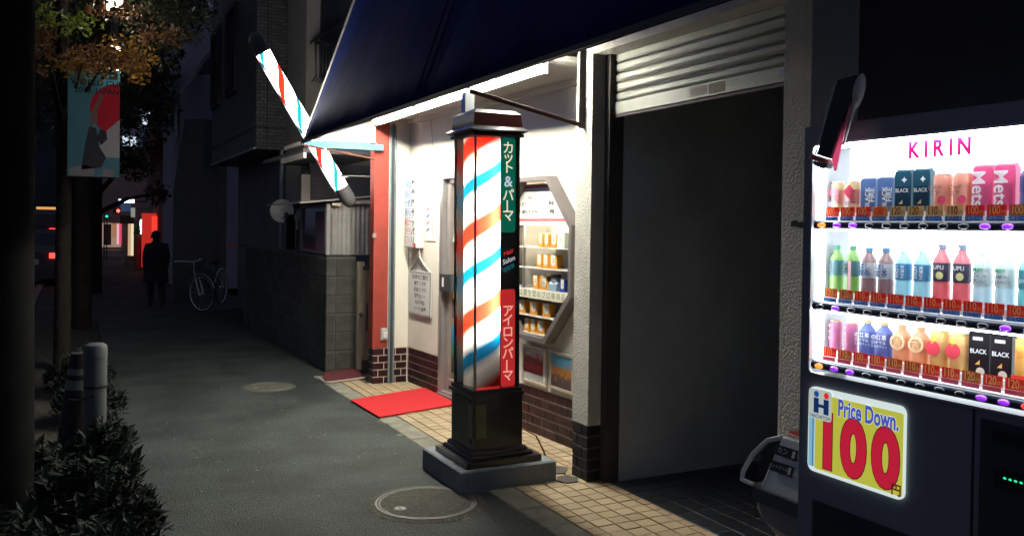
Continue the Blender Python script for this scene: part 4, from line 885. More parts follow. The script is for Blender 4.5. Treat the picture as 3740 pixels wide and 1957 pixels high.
for i in range(n+1):
    x = 2.303 + i*(.95/n); yv = 8.60 + .010*math.cos(2*math.pi*i/4.5)
    vs += [(x, yv, 1.178), (x, yv, 1.70+(x-2.3)*.11)]
for i in range(n): fs.append((2*i, 2*i+2, 2*i+3, 2*i+1))
ob('corrugated_wall', MB().add(vs, fs), cm, sd, fix=False)
ob('corner_post', MB().box(2.268, 2.302, 8.575, 8.62, 1.18, 1.70), mat('white_wood', (.60, .58, .55), .6, noise=(8, .2)), sd)
b = MB().prism([(1.98, 1.690), (3.3, 1.835), (3.3, 1.852), (1.98, 1.705)], 8.50, 10.2, T=Matrix(((1, 0, 0, 0), (0, 0, 1, 0), (0, 1, 0, 0), (0, 0, 0, 1)))); ob('roof', b, mat('shed_roof', (.36, .34, .32), .6, .2, noise=(5, .3)), sd)
ob('roof_board', MB().box(2.31, 2.40, 8.53, 8.565, 1.675, 1.705), beige, sd); ob('roof_board', MB().box(2.46, 3.3, 8.53, 8.575, 1.70, 1.745), MATS['shed_roof'], sd)
fr_ = ob('side_window', MB(frame((2.275, 9.72, 0), (0, -1))).ring([(0, 1.185), (1.10, 1.185), (1.10, 1.69), (0, 1.69)], [(.04, 1.215), (1.06, 1.215), (1.06, 1.66), (.04, 1.66)], -.03, .01), steel_grey, sd)
ob('pane', MB(frame((2.275, 9.72, 0), (0, -1))).box(.04, 1.06, 1.215, 1.66, -.02, -.015), mat('dark_pane', (.03, .045, .05), .12), fr_)
ob('curtain', MB(frame((2.275, 9.72, 0), (0, -1))).box(.62, 1.055, 1.217, 1.62, -.014, -.010), mat('pink_curtain', (.30, .16, .22), .8, noise=(12, .5)), fr_)
ob('back_wall', MB().box(2.31, 3.2, 10.1, 10.15, 1.17, 1.72), dark_wall, sd)
t = thing('wall_meter', 'pale grey electricity meter beside the shed window', 'meter', (2.2, 9.9, 1.4))
mtm = mat('meter_grey', (.74, .74, .66), .5, noise=(10, .2))
ob('meter_body', MB().cbox(2.245, 2.345, 9.84, 9.90, 1.53, 1.60, .01), mtm, t); ob('meter_head', MB(Matrix.Translation((2.30, 9.86, 0))).lathe([(.045, 1.60), (.045, 1.63), (.03, 1.66), (.018, 1.67)], 14), mtm, t)
ob('conduit', MB().tube([(2.265, 9.86, 1.42), (2.265, 9.86, 1.53)], .014, 8), mtm, t); ob('conduit', MB().tube([(2.325, 9.86, 1.44), (2.325, 9.86, 1.53)], .012, 8), mtm, t); ob('conduit', MB().tube([(2.30, 9.86, 1.67), (2.30, 9.88, 1.70), (2.345, 9.9, 1.70), (2.40, 10.0, 1.70)], .010, 8), mtm, t)
t = thing('satellite_dish', 'round pale satellite dish mounted above the block wall', 'satellite dish', (2.30, 11.0, 1.6))
ob('reflector', MB(Matrix.Translation((2.335, 11.0, 1.645)) @ Matrix.Rotation(R(-14), 4, 'Z') @ Matrix.Rotation(R(84), 4, 'X')).lathe([(.0001, -.03), (.06, -.024), (.11, -.008), (.145, .012), (.147, .010), (.11, -.012), (.06, -.028), (.0001, -.034)], 30), mat('dish_grey', (.50, .52, .48), .5), t)
ob('mast', MB().tube([(2.335, 11.06, 1.2), (2.335, 11.06, 1.65)], .015, 8), steel_grey, t)
ob('feed_arm', MB().tube([(2.335, 10.98, 1.55), (2.34, 10.80, 1.60)], .008, 6), steel_grey, t)
ob('receiver', MB().box(2.325, 2.36, 10.76, 10.81, 1.585, 1.625), black_metal, t)
t = thing('dark_cabinet', 'black wall cabinet in front of the satellite dish', 'cabinet', (2.4, 10.6, 1.2))
ob('cabinet_body', MB().cbox(2.295, 2.50, 10.55, 10.68, 1.18, 1.60, .008), mat('cabinet_black', (.03, .03, .034), .5), t); ob('cabinet_door', MB().box(2.305, 2.49, 10.542, 10.549, 1.19, 1.59), black_metal, t)
# ------------------------------------------------------------ neighbouring buildings
def brick_mat(name, c1, c2, mortar, sc, strength=.6):
    m, nt, b, N, L = nodes_mat(name); tc = N('ShaderNodeTexCoord'); mp = N('ShaderNodeMapping'); L(tc.outputs['Object'], mp.inputs[0])
    sp = N('ShaderNodeSeparateXYZ'); L(tc.outputs['Object'], sp.inputs[0]); ad = N('ShaderNodeMath'); L(sp.outputs['X'], ad.inputs[0]); L(sp.outputs['Y'], ad.inputs[1])
    cb = N('ShaderNodeCombineXYZ'); L(ad.outputs[0], cb.inputs[0]); L(sp.outputs['Z'], cb.inputs[1])
    br = N('ShaderNodeTexBrick'); L(cb.outputs[0], br.inputs['Vector']); br.inputs['Scale'].default_value = sc
    br.inputs['Color1'].default_value = (*c1, 1); br.inputs['Color2'].default_value = (*c2, 1); br.inputs['Mortar'].default_value = (*mortar, 1); br.inputs['Mortar Size'].default_value = .03
    L(br.outputs[0], b.inputs['Base Color']); bp_ = N('ShaderNodeBump'); bp_.inputs['Strength'].default_value = strength; bp_.inputs['Distance'].default_value = .02; bp_.invert = True
    L(br.outputs['Fac'], bp_.inputs['Height']); L(bp_.outputs[0], b.inputs['Normal']); b.inputs['Roughness'].default_value = .5
    return m
tbm = brick_mat('facing_tile', (.16, .155, .15), (.09, .088, .085), (.05, .05, .05), 5.5)
tb = thing('tiled_house', 'dark tile-clad house with overhanging upper storey', 'building', (2.5, 13, 0))
ob('upper_storey', MB().box(2.10, 3.4, 11.53, 15.6, 2.46, 7.5), tbm, tb)
ob('ground_floor', MB().box(2.55, 3.4, 11.62, 15.6, 0, 2.459), dark_wall, tb)
gro = mat('groove', (.04, .04, .045), .9)
ob('groove', MB().box(2.095, 2.10, 11.54, 15.6, 2.735, 2.75), gro, tb); ob('groove', MB().box(2.10, 3.3, 11.524, 11.53, 2.735, 2.75), gro, tb); ob('groove', MB().box(2.235, 2.248, 11.524, 11.53, 2.46, 6), gro, tb)
ob('drip_edge', MB().box(2.075, 2.10, 11.53, 15.6, 2.455, 2.475), mat('drip_metal', (.45, .45, .44), .4, .5), tb)
ob('down_pipe', MB().tube([(2.45, 11.58, 0), (2.45, 11.58, 2.46)], .032, 10), mat('pipe_blue', (.22, .25, .30), .4, .3), tb)
for y_ in (13.0, 14.6):
    f = ob('window', MB(frame((2.10, y_+.9, 0), (0, -1))).ring([(0, 3.4), (.9, 3.4), (.9, 4.7), (0, 4.7)], [(.05, 3.45), (.85, 3.45), (.85, 4.65), (.05, 4.65)], -.02, .05), black_metal, tb)
    ob('pane', MB(frame((2.10, y_+.9, 0), (0, -1))).box(.05, .85, 3.45, 4.65, .002, .006), mat('night_pane', (.03, .035, .045), .1), f)
bh = thing('beige_house', 'narrow beige rendered house with barred balcony behind the awning', 'building', (3.0, 10.6, 0))
ob('wall', MB().box(2.49, 3.6, 10.45, 11.5, 1.75, 4.6), mat('beige_render', (.36, .33, .27), .9, noise=(2, .2)), bh)
ob('roof_slab', MB().box(2.35, 3.7, 10.3, 11.5, 4.6, 4.75), dark_wall, bh)
gr = ob('balcony_grille', MB().box(2.53, 3.4, 10.16, 10.19, 3.62, 3.66), black_metal, bh)
for k in range(22): ob('bar', MB().tube([(2.54+k*.04, 10.18, 3.64), (2.54+k*.04, 10.16, 3.30), (2.55+k*.04, 10.20, 3.24), (2.56+k*.04, 10.44, 3.22)], .007, 5), black_metal, gr)
ob('balcony_top', MB().prism([(2.53, 3.66), (3.4, 4.25), (3.4, 4.32), (2.53, 3.70)], 10.20, 10.44, T=Matrix(((1, 0, 0, 0), (0, 0, 1, 0), (0, 1, 0, 0), (0, 0, 0, 1)))), black_metal, bh)
f = ob('window', MB(frame((2.66, 10.45, 0), (1, 0))).ring([(0, 3.25), (.9, 3.25), (.9, 4.5), (0, 4.5)], [(.05, 3.3), (.85, 3.3), (.85, 4.45), (.05, 4.45)], -.01, .03), black_metal, bh)
ob('pane', MB(frame((2.66, 10.45, 0), (1, 0))).box(.05, .85, 3.3, 4.45, .001, .004), MATS['night_pane'], f)
ob('eave_board', MB().box(2.02, 2.05, 8.55, 9.6, 2.145, 2.20), mat('eave_beige', (.70, .62, .52), .7), bh); ob('eave_board', MB().box(1.99, 2.02, 8.4, 9.3, 2.27, 2.31), MATS['eave_beige'], bh)
ob('eave', MB().box(2.02, 2.9, 8.55, 10.6, 2.20, 2.24), dark_wall, bh)
ob('post', MB().box(2.335, 2.435, 9.95, 10.0, 1.44, 2.06), MATS['eave_beige'], bh)
ob('louvre_wall', MB().box(2.45, 3.4, 10.05, 10.1, 1.74, 2.2), dark_wall, bh)
for k in range(9): ob('louvre', MB().box(2.46, 2.70, 10.02, 10.045, 1.76+k*.048, 1.79+k*.048), mat('louvre_grey', (.16, .15, .15), .6), bh)
gh = thing('grey_house', 'grey rendered house with sloping roof edge farther down the street', 'building', (2.8, 20, 0))
ob('wall', MB().box(2.03, 4.0, 20.0, 24, 0, 8.5), mat('grey_render', (.42, .42, .47), .9, noise=(1, .2)), gh)
ob('stair_roof', MB().prism([(1.80, 3.90), (2.30, 4.68), (2.62, 4.72), (2.62, 4.80), (2.27, 4.77), (1.77, 3.97)], 17.6, 19.9, T=Matrix(((1, 0, 0, 0), (0, 0, 1, 0), (0, 1, 0, 0), (0, 0, 0, 1)))), mat('roof_metal', (.22, .22, .25), .5, .4), gh)
ob('stair_wall', MB().box(2.02, 2.6, 17.2, 17.6, 0, 3.4), dark_wall, gh)
ob('stair_flank', MB().prism([(1.63, 0), (2.4, 0), (2.4, 3.42), (1.83, 3.40), (1.64, 2.1)], 17.0, 17.2, T=Matrix(((1, 0, 0, 0), (0, 0, 1, 0), (0, 1, 0, 0), (0, 0, 0, 1)))), mat('dark_render', (.10, .10, .11), .9), gh)
ob('rail', MB().tube([(1.92, 19.8, 3.29), (1.92, 19.8, 3.95)], .03, 6), mat('pale_rail', (.5, .55, .52), .5), gh)
for y_ in (20.8, 22.3):
    f = ob('window', MB(frame((2.03, y_+1, 0), (0, -1))).ring([(0, 3.6), (1, 3.6), (1, 4.9), (0, 4.9)], [(.06, 3.66), (.94, 3.66), (.94, 4.84), (.06, 4.84)], -.02, .04), alu, gh)
    ob('pane', MB(frame((2.03, y_+1, 0), (0, -1))).box(.06, .94, 3.66, 4.84, .002, .006), MATS['night_pane'], f)
rs = thing('red_fronted_shop', 'red fronted eatery with awning and bright lantern down the street', 'building', (2.4, 29, 0))
ob('wall', MB().box(2.2, 5, 24.2, 32, 0, 5.0), mat('maroon_wall', (.14, .05, .05), .8), rs)
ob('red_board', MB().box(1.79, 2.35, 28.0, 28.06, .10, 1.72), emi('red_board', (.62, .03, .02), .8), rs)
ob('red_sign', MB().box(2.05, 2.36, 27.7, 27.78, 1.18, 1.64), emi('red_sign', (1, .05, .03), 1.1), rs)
ob('awning', MB().prism([(1.60, 3.40), (2.2, 4.05), (2.2, 3.9), (1.60, 3.30)], 24.2, 31, T=Matrix(((1, 0, 0, 0), (0, 0, 1, 0), (0, 1, 0, 0), (0, 0, 0, 1)))), mat('pink_awning', (.30, .08, .10), .8), rs)
ob('crate_front', MB().box(1.68, 1.86, 29.0, 29.4, .0, .97), mat('wood_front', (.32, .22, .14), .8, noise=(4, .4)), rs)
lt = thing('paper_lantern', 'bright white upright lantern sign in front of the red eatery', 'lantern', (1.84, 28.9, 1.09))
ob('lantern_body', MB(Matrix.Translation((1.84, 28.9, 0))).lathe([(.022, 1.08), (.040, 1.12), (.042, 1.48), (.022, 1.53)], 14), emi('lantern_glow', (1, 1, .97), 6), lt); ob('lantern_post', MB().tube([(1.84, 28.9, 0), (1.84, 28.9, 1.08)], .015, 6), black_metal, lt)
ps_ = thing('potted_shrub', 'leafy potted shrub beside the bright lantern', 'plant', (1.70, 28.5, 0))
def leaves(cn, rad, n, size, m, name, parent, seed, flat=1., kind=None, dense=.5):
    random.seed(seed); b = MB()
    for _ in range(n):
        d = Vector((random.gauss(0, 1), random.gauss(0, 1), random.gauss(0, 1))).normalized()*(random.random()**dense)
        p = Vector(cn) + Vector((d.x*rad[0], d.y*rad[1], d.z*rad[2])); s = size*random.uniform(.6, 1.3)
        q_ = Euler((random.uniform(0, 6.3), random.uniform(-1.2, 1.2)*flat, random.uniform(0, 6.3))).to_matrix()
        b.add([p+q_ @ Vector(v)*s for v in ((-.5, 0, 0), (-.1, .24, .04), (.5, 0, -.03), (-.1, -.24, .04))], [(0, 1, 2), (0, 2, 3)] if False else [(0, 1, 2, 3)])
    return ob(name, b, m, parent, fix=False, kind=kind)
leaf_g = tl_mat('leaf_green', (.10, .20, .05), .35)
leaves((1.70, 28.5, 1.18), (.11, .11, .2), 160, .07, leaf_g, 'foliage', ps_, 3); ob('pot', MB(Matrix.Translation((1.70, 28.5, 0))).lathe([(.07, 0), (.10, .3), (.09, .98)], 12), MATS['wood_front'], ps_)
es_ = thing('corner_shop', 'lit shop front with pink hanging banner at the far end of the street', 'building', (1.2, 38, 0))
ob('wall', MB().box(.2, 4.5, 38.0, 42, 0, 4.5), mat('shop_brown', (.30, .20, .18), .8, noise=(1.5, .4)), es_)
ob('lit_front', MB().box(.9, 1.66, 37.9, 37.98, .42, 1.38), emi('front_glow', (.42, .26, .20), .8), es_)
ob('front_window', MB().box(1.02, 1.30, 37.86, 37.89, .5, 1.34), mat('front_dark', (.05, .03, .03), .4), es_)
ob('front_step', MB().box(.78, 1.66, 36.3, 37.9, 0, .14), mat('step_pale', (.45, .36, .32), .8), es_); ob('front_step', MB().box(.80, 1.62, 36.6, 37.9, .14, .33), MATS['step_pale'], es_)
for x0, z1 in ((.77, 1.57), (.86, 1.70)): ob('post', MB().box(x0, x0+.035, 37.0, 37.04, .33, z1), emi('post_glow', (.85, .72, .74), 1.1), es_)  # posts are no lamps: their lit look is put in as emission
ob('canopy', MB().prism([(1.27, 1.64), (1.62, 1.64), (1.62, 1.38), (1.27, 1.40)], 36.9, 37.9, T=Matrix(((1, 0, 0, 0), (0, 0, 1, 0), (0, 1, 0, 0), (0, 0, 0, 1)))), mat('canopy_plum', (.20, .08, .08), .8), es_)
ob('beige_pillar', MB().box(1.67, 1.75, 33.0, 33.08, .27, 1.38), emi('pillar_warm_glow', (.62, .40, .25), .9), es_); ob('beige_pillar', MB().box(1.76, 1.85, 33.0, 33.08, .24, 1.38), emi('pillar_cream_glow', (.85, .72, .45), 1.), es_)  # light on the pillars is put into a glowing colour
ob('dark_sign', MB().box(1.45, 1.91, 34.0, 34.1, 1.37, 1.67), black_metal, es_); ob('deck', MB().box(1.55, 1.86, 32.4, 33.2, .10, .26), mat('deck_warm', (.62, .36, .20), .7), es_)
t = thing('pink_banner', 'tall pink and white hanging banner at the far shop', 'banner', (1.54, 36.8, .5)); ob('cloth', MB().box(1.46, 1.54, 36.8, 36.82, .56, 1.36), emi('cloth_pale_glow', (.80, .45, .52), 1.0), t); ob('cloth_stripe', MB().box(1.541, 1.63, 36.8, 36.82, .56, 1.36), emi('cloth_pink_glow', (.72, .07, .16), 1.), t); ob('pole', MB().tube([(1.64, 36.8, .33), (1.64, 36.8, 1.42)], .012, 6), white_plastic, t)  # cloth glows by itself, the shop light painted into its colours
t = thing('orange_banner', 'tan cloth hanging left of the pink banner', 'banner', (1.38, 37, .8)); ob('cloth', MB().box(1.31, 1.46, 37.0, 37.02, .82, 1.35), emi('cloth_tan_glow', (.55, .27, .12), .6), t); ob('rod', MB().tube([(1.28, 37.01, 1.36), (1.64, 37.01, 1.36)], .010, 6), white_plastic, t)  # tan cloth emits too, in place of light falling on it
t = thing('road_cone', 'pale cone-shaped figure standing on the pavement by the far shop', 'cone', (1.55, 32.5, 0)); ob('cone_body', MB(Matrix.Translation((1.55, 32.5, 0))).lathe([(.085, .0), (.085, .04), (.07, .30), (.03, .50), (.035, .56), (.02, .60), (.0001, .605)], 14), mat('cone_pale', (.75, .60, .45), .7), t); ob('cone_base', MB().box(1.46, 1.64, 32.41, 32.59, 0, .03), mat('cone_base', (.5, .35, .25), .8), t)
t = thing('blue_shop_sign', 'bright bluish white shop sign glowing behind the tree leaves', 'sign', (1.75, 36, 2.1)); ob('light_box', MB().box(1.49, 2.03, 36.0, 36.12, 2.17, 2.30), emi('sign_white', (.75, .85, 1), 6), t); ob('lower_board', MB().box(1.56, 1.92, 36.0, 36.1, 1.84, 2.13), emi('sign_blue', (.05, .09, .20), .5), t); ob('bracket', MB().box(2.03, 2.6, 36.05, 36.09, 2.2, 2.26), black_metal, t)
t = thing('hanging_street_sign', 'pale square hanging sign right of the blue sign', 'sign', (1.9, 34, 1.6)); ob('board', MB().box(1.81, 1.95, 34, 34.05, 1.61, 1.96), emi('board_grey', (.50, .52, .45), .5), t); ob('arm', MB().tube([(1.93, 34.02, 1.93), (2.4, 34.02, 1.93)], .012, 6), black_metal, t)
t = thing('lit_apartment_block', 'pale lit apartment block far behind the tree', 'building', (2.6, 46, 0)); ob('wall', MB().box(1.9, 8, 46, 52, 0, 9), mat('far_wall', (.42, .46, .52), .8), t)
for r_ in range(4):
    for k in range(3): f = ob('window', MB().box(2.05+k*.9, 2.65+k*.9, 45.95, 45.99, 2.2+r_*1.3, 3.0+r_*1.3), emi('far_window_light', (.55, .65, .75), 1.2) if (r_+k) % 2 == 0 else MATS['night_pane'], t)
t = thing('traffic_signal', 'small traffic signal showing red far down the street', 'traffic light', (1.2, 35.5, 0)); ob('mast', MB().tube([(.98, 35.5, 0), (.98, 35.5, 1.96), (1.55, 35.5, 1.96)], .02, 8), black_metal, t)
hs = ob('signal_head', MB().box(1.26, 1.54, 35.46, 35.54, 1.78, 1.92), black_metal, t); ob('red_lens', MB(Matrix.Translation((1.45, 35.45, 1.85)) @ Matrix.Rotation(R(90), 4, 'X')).lathe([(.060, 0), (.045, .02), (.0001, .03)], 14), emi('signal_red', (1, .07, .04), 6), hs)
t = thing('walk_signal', 'tiny green pedestrian light left of the traffic signal', 'traffic light', (1.07, 35.6, 0)); hs = ob('signal_box', MB().box(1.02, 1.12, 35.6, 35.68, 1.56, 1.72), black_metal, t); ob('green_lens', MB(Matrix.Translation((1.07, 35.59, 1.637)) @ Matrix.Rotation(R(90), 4, 'X')).lathe([(.042, 0), (.0001, .01)], 12), emi('signal_green', (.02, .9, .55), 2.5), hs); ob('post', MB().tube([(1.07, 35.64, 0), (1.07, 35.64, 1.56)], .02, 6), black_metal, t)
# car seen through the gap by the trunk
cr_ = thing('parked_car', 'dark car with two red tail lights on the road beyond the trees', 'car', (-1.2, 24, -.1)); cp = mat('car_paint', (.05, .05, .06), .25, coat=.6)
prof_ = [(0, .25), (0, .85), (.12, .98), (.45, 1.32), (1.9, 1.36), (2.7, 1.0), (3.7, .85), (3.8, .3)]
ob('body', MB().prism(prof_, -1.55, -.22, T=Matrix(((0, 0, 1, 0), (1, 0, 0, 22.0), (0, 1, 0, -.1), (0, 0, 0, 1)))), cp, cr_)
ob('rear_window', MB().add([(-1.45, 22.16, .93), (-.32, 22.16, .93), (-.36, 22.41, 1.18), (-1.41, 22.41, 1.18)], [(0, 1, 2, 3)]), MATS['night_pane'], cr_, fix=False)
for x_ in (-1.40, -.42): ob('tail_light', MB().cbox(x_-.09, x_+.09, 0, .12, -.02, .03, .01) if False else MB().box(x_-.09, x_+.09, 21.965, 21.999, .62, .74), emi('tail_red', (1, .04, .03), 4), cr_)
ob('bumper', MB().box(-1.5, -.27, 21.93, 21.998, .25, .42), cp, cr_); ob('number_plate', MB().box(-1.05, -.72, 21.955, 21.964 if False else 21.97, .48, .60), white_plastic, cr_)
for x_, y_ in ((-1.5, 22.75), (-.27, 22.75), (-1.5, 25.1), (-.27, 25.1)):
    wh = ob('wheel', MB(Matrix.Translation((x_, y_, .19)) @ Matrix.Rotation(R(90), 4, 'Y')).lathe([(.2, -.09), (.29, -.08), (.29, .08), (.2, .09)], 18), black_metal, cr_)
t = thing('far_van', 'second vehicle with high red lights ahead of the dark car', 'van', (-1.0, 30, -.1)); ob('body', MB().prism([(0, .2), (0, 1.75), (.15, 1.9), (3.6, 1.9), (4.2, 1.0), (4.3, .3)], -1.5, -.35, T=Matrix(((0, 0, 1, 0), (1, 0, 0, 30.0), (0, 1, 0, -.1), (0, 0, 0, 1)))), cp, t)
for x_ in (-1.38, -.62): ob('tail_light', MB().box(x_-.08, x_+.08, 29.96, 29.999, 1.02, 1.22), emi('tail_red', (1, .04, .03), 4), t)
t = thing('lit_kiosk', 'small warm lit kiosk across the road', 'kiosk', (-1.2, 40, 0)); ob('front', MB().box(-1.4, -.6, 40, 40.1, 1.0, 2.0), emi('kiosk_warm', (.9, .42, .12), .9), t); ob('roof', MB().box(-1.6, -.4, 39.6, 41, 2.0, 2.15), black_metal, t); ob('counter', MB().box(-1.4, -.6, 39.9, 41, 0, 1.0), dark_wall, t)

# small lights far down the street
random.seed(21)
for i, (x, y, z, w, h, c, e, lb) in enumerate(((.95, 42, 1.62, .10, .16, (1, .45, .15), 2.2, 'tiny orange shop lamp left of the far banners'), (1.02, 41, 1.42, .05, .30, (1, .85, .9), 1.3, 'tiny pinkish upright light at the far shop'), (.62, 40.5, 1.30, .05, .42, (.75, .70, .85), .8, 'dim pale upright light at the left of the far shop'), (2.18, 33.5, 1.30, .04, .50, (1, .95, .9), 1.2, 'slim white light box beside the hanging sign'), (1.24, 47, 1.95, .16, .10, (1, .2, .12), 2.5, 'small red light beyond the traffic signal'), (1.62, 44, 2.62, .22, .10, (.7, .85, 1), 2.2, 'small bluish window light above the far signal'), (2.1, 43, 2.75, .14, .18, (.75, .85, 1), 1.8, 'pale window light above the blue sign'), (-.66, 34, 1.62, .12, .12, (1, .5, .2), 2.5, 'orange light across the road beyond the trunks'), (-.80, 33, .62, .22, .08, (.9, .85, .8), 1.2, 'pale low light across the road beyond the trunks'))):
    t = thing('distant_light', lb, 'light', (x, y, z), group='small lights far down the street')
    ob('lit_face', MB().box(x-w/2, x+w/2, y, y+.03, z-h/2, z+h/2), emi('far_light_%d' % i, c, e), t); ob('casing', MB().box(x-w/2-.01, x+w/2+.01, y+.031, y+.08, z-h/2-.01, z+h/2+.01), black_metal, t); ob('stay', MB().box(x-.01, x+.01, y+.08, y+.1, 0, z), black_metal, t)

# ------------------------------------------------------------ left side: pole, guard post, shrubs, trees, lantern, banner
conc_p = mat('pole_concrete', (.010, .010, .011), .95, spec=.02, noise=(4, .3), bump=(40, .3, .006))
t = thing('utility_pole', 'thick concrete utility pole at the near left edge', 'utility pole', (-.335, 4.5, 0))
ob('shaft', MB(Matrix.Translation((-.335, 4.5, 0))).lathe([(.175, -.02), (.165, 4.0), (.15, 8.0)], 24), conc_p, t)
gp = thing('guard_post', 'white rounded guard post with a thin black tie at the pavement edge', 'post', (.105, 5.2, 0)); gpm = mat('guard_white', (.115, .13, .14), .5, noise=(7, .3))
T_ = Matrix.Translation((.105, 5.2, 0))
ob('post', MB(T_).lathe([(.056, -.1), (.056, .745)], 20), gpm, gp); ob('post_cap', MB(T_).lathe([(.060, .75), (.060, .80), (.054, .818), (.040, .826), (.0001, .828)], 20), gpm, gp)
ob('sleeve', MB(T_).lathe([(.0585, .60), (.0585, .748)], 20), gpm, gp); ob('tie', MB(T_).lathe([(.061, .585), (.061, .597)], 20), black_metal, gp)
ob('tie', MB().tube([(.165, 5.19, .59), (.10, 5.14, .55), (.02, 5.2, .52), (-.02, 5.35, .5)], .006, 6), black_metal, gp)
tc_ = thing('traffic_cone', 'dark traffic cone with two pale reflective bands left of the guard post', 'traffic cone', (.045, 5.62, 0)); T_ = Matrix.Translation((.045, 5.62, 0)); cdk = mat('cone_dark', (.014, .010, .010), .8)
ob('cone_body', MB(T_).lathe([(.150, .02), (.125, .25), (.072, .66), (.060, .72), (.0001, .73)], 22), cdk, tc_); ob('cone_foot', MB(T_).box(-.17, .17, -.17, .17, -.02, .025), cdk, tc_)
for z0, z1 in ((.60, .635), (.515, .57)): ob('reflective_band', MB(T_).lathe([(.072+(.66-z0)*.13+.002, z0), (.072+(.66-z1)*.13+.002, z1)], 22), mat('reflective', (.13, .15, .13), .4), tc_)
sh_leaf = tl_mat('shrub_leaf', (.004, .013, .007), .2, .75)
def shrub(x, y, r, h, n, size, label, seed):
    t = thing('low_shrub', label, 'shrub', (x, y, 0), group='low shrubs in the planting strip')
    random.seed(seed); b = MB(); st = MB()
    for k in range(int(n/9)):
        a = random.uniform(0, 6.283); rr = r*math.sqrt(random.random()); tip = Vector((x+rr*math.cos(a), y+rr*math.sin(a)*1.25, h*(1-.55*(rr/r)**2)*random.uniform(.72, 1.08)))
        st.tube([(x+rr*.35*math.cos(a), y+rr*.35*math.sin(a), -.02), tip], .003, 4, cap=False)
        for j in range(9):
            az = random.uniform(0, 6.283); el = random.uniform(-.1, 1.1); d = Vector((math.cos(az)*math.cos(el), math.sin(az)*math.cos(el), math.sin(el))); s = size*random.uniform(.45, 1.2)
            p = tip - Vector((0, 0, random.uniform(0, .09))); side_ = d.cross(Vector((0, 0, 1))).normalized()*s*random.uniform(.16, .26); upv = side_.cross(d).normalized()*s*.05
            b.add([p, p+d*s*.45+side_+upv, p+d*s-upv, p+d*s*.45-side_+upv], [(0, 1, 2, 3)])
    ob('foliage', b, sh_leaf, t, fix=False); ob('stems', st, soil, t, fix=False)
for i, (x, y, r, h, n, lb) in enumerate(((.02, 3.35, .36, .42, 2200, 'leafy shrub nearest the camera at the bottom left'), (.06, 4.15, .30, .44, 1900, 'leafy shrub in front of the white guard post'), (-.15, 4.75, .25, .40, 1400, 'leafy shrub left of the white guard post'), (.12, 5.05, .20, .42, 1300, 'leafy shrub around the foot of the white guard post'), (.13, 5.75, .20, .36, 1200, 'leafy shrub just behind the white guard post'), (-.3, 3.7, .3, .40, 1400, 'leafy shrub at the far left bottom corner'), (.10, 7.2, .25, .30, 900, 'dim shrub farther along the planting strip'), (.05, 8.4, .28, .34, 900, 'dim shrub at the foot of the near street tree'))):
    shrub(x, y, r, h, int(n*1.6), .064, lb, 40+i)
bark = mat('bark', (.030, .026, .022), .95, spec=.05, noise=(8, .4), bump=(25, .8, .02))
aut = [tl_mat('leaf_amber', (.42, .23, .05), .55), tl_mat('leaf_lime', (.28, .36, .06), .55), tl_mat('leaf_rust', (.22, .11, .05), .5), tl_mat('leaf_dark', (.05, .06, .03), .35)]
def tree(x, y, r, hgt, crowns, label, seed, limbs=6, leafsize=.06):
    random.seed(seed); t = thing('street_tree', label, 'tree', (x, y, 0), group='street trees along the kerb')
    tr = MB().tube([(x, y, -.1), (x+.01, y, hgt*.35), (x-.02, y+.02, hgt*.7), (x+.02, y, hgt)], [r*1.15, r, r*.8, r*.35], 12); tr_o = ob('trunk', tr, bark, t)
    for c_ in crowns[:limbs]:
        cn = Vector(c_[0]); z0 = min(hgt*.85, max(1.6, cn.z-.8)); ob('limb', MB().tube([(x, y, z0), ((x+cn.x)/2, (y+cn.y)/2, (z0+cn.z)/2+.1), tuple(cn)], [r*.45, r*.3, r*.08], 7), bark, t)
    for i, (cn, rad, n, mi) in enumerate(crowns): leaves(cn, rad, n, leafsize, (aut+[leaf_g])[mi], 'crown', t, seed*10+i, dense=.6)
    return t
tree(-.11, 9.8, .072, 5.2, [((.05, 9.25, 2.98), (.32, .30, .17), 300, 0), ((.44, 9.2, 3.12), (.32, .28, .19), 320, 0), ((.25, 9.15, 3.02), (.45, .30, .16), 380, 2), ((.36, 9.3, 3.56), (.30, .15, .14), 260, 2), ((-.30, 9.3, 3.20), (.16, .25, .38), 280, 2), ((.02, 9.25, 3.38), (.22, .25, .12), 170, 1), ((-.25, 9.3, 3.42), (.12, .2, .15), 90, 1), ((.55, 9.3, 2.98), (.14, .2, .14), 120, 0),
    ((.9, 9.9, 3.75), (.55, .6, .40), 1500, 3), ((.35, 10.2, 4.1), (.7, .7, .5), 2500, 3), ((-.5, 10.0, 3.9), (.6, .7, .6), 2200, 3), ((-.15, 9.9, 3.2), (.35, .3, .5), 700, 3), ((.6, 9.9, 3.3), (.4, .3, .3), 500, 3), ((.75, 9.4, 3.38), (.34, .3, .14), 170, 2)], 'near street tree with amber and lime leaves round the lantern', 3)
tree(.09, 13.4, .115, 6.5, [((.1, 13.4, 4.6), (1.1, 1.2, 1.1), 2600, 3), ((.8, 13.8, 4.0), (.7, .8, .8), 1500, 3), ((-.9, 13.5, 4.2), (.8, .9, 1.2), 1700, 3), ((.2, 13.6, 3.2), (.6, .8, .5), 900, 3), ((1.3, 14.2, 4.9), (.7, .9, .7), 1400, 3)], 'darker second street tree with thick trunk behind the banner', 5, leafsize=.12)
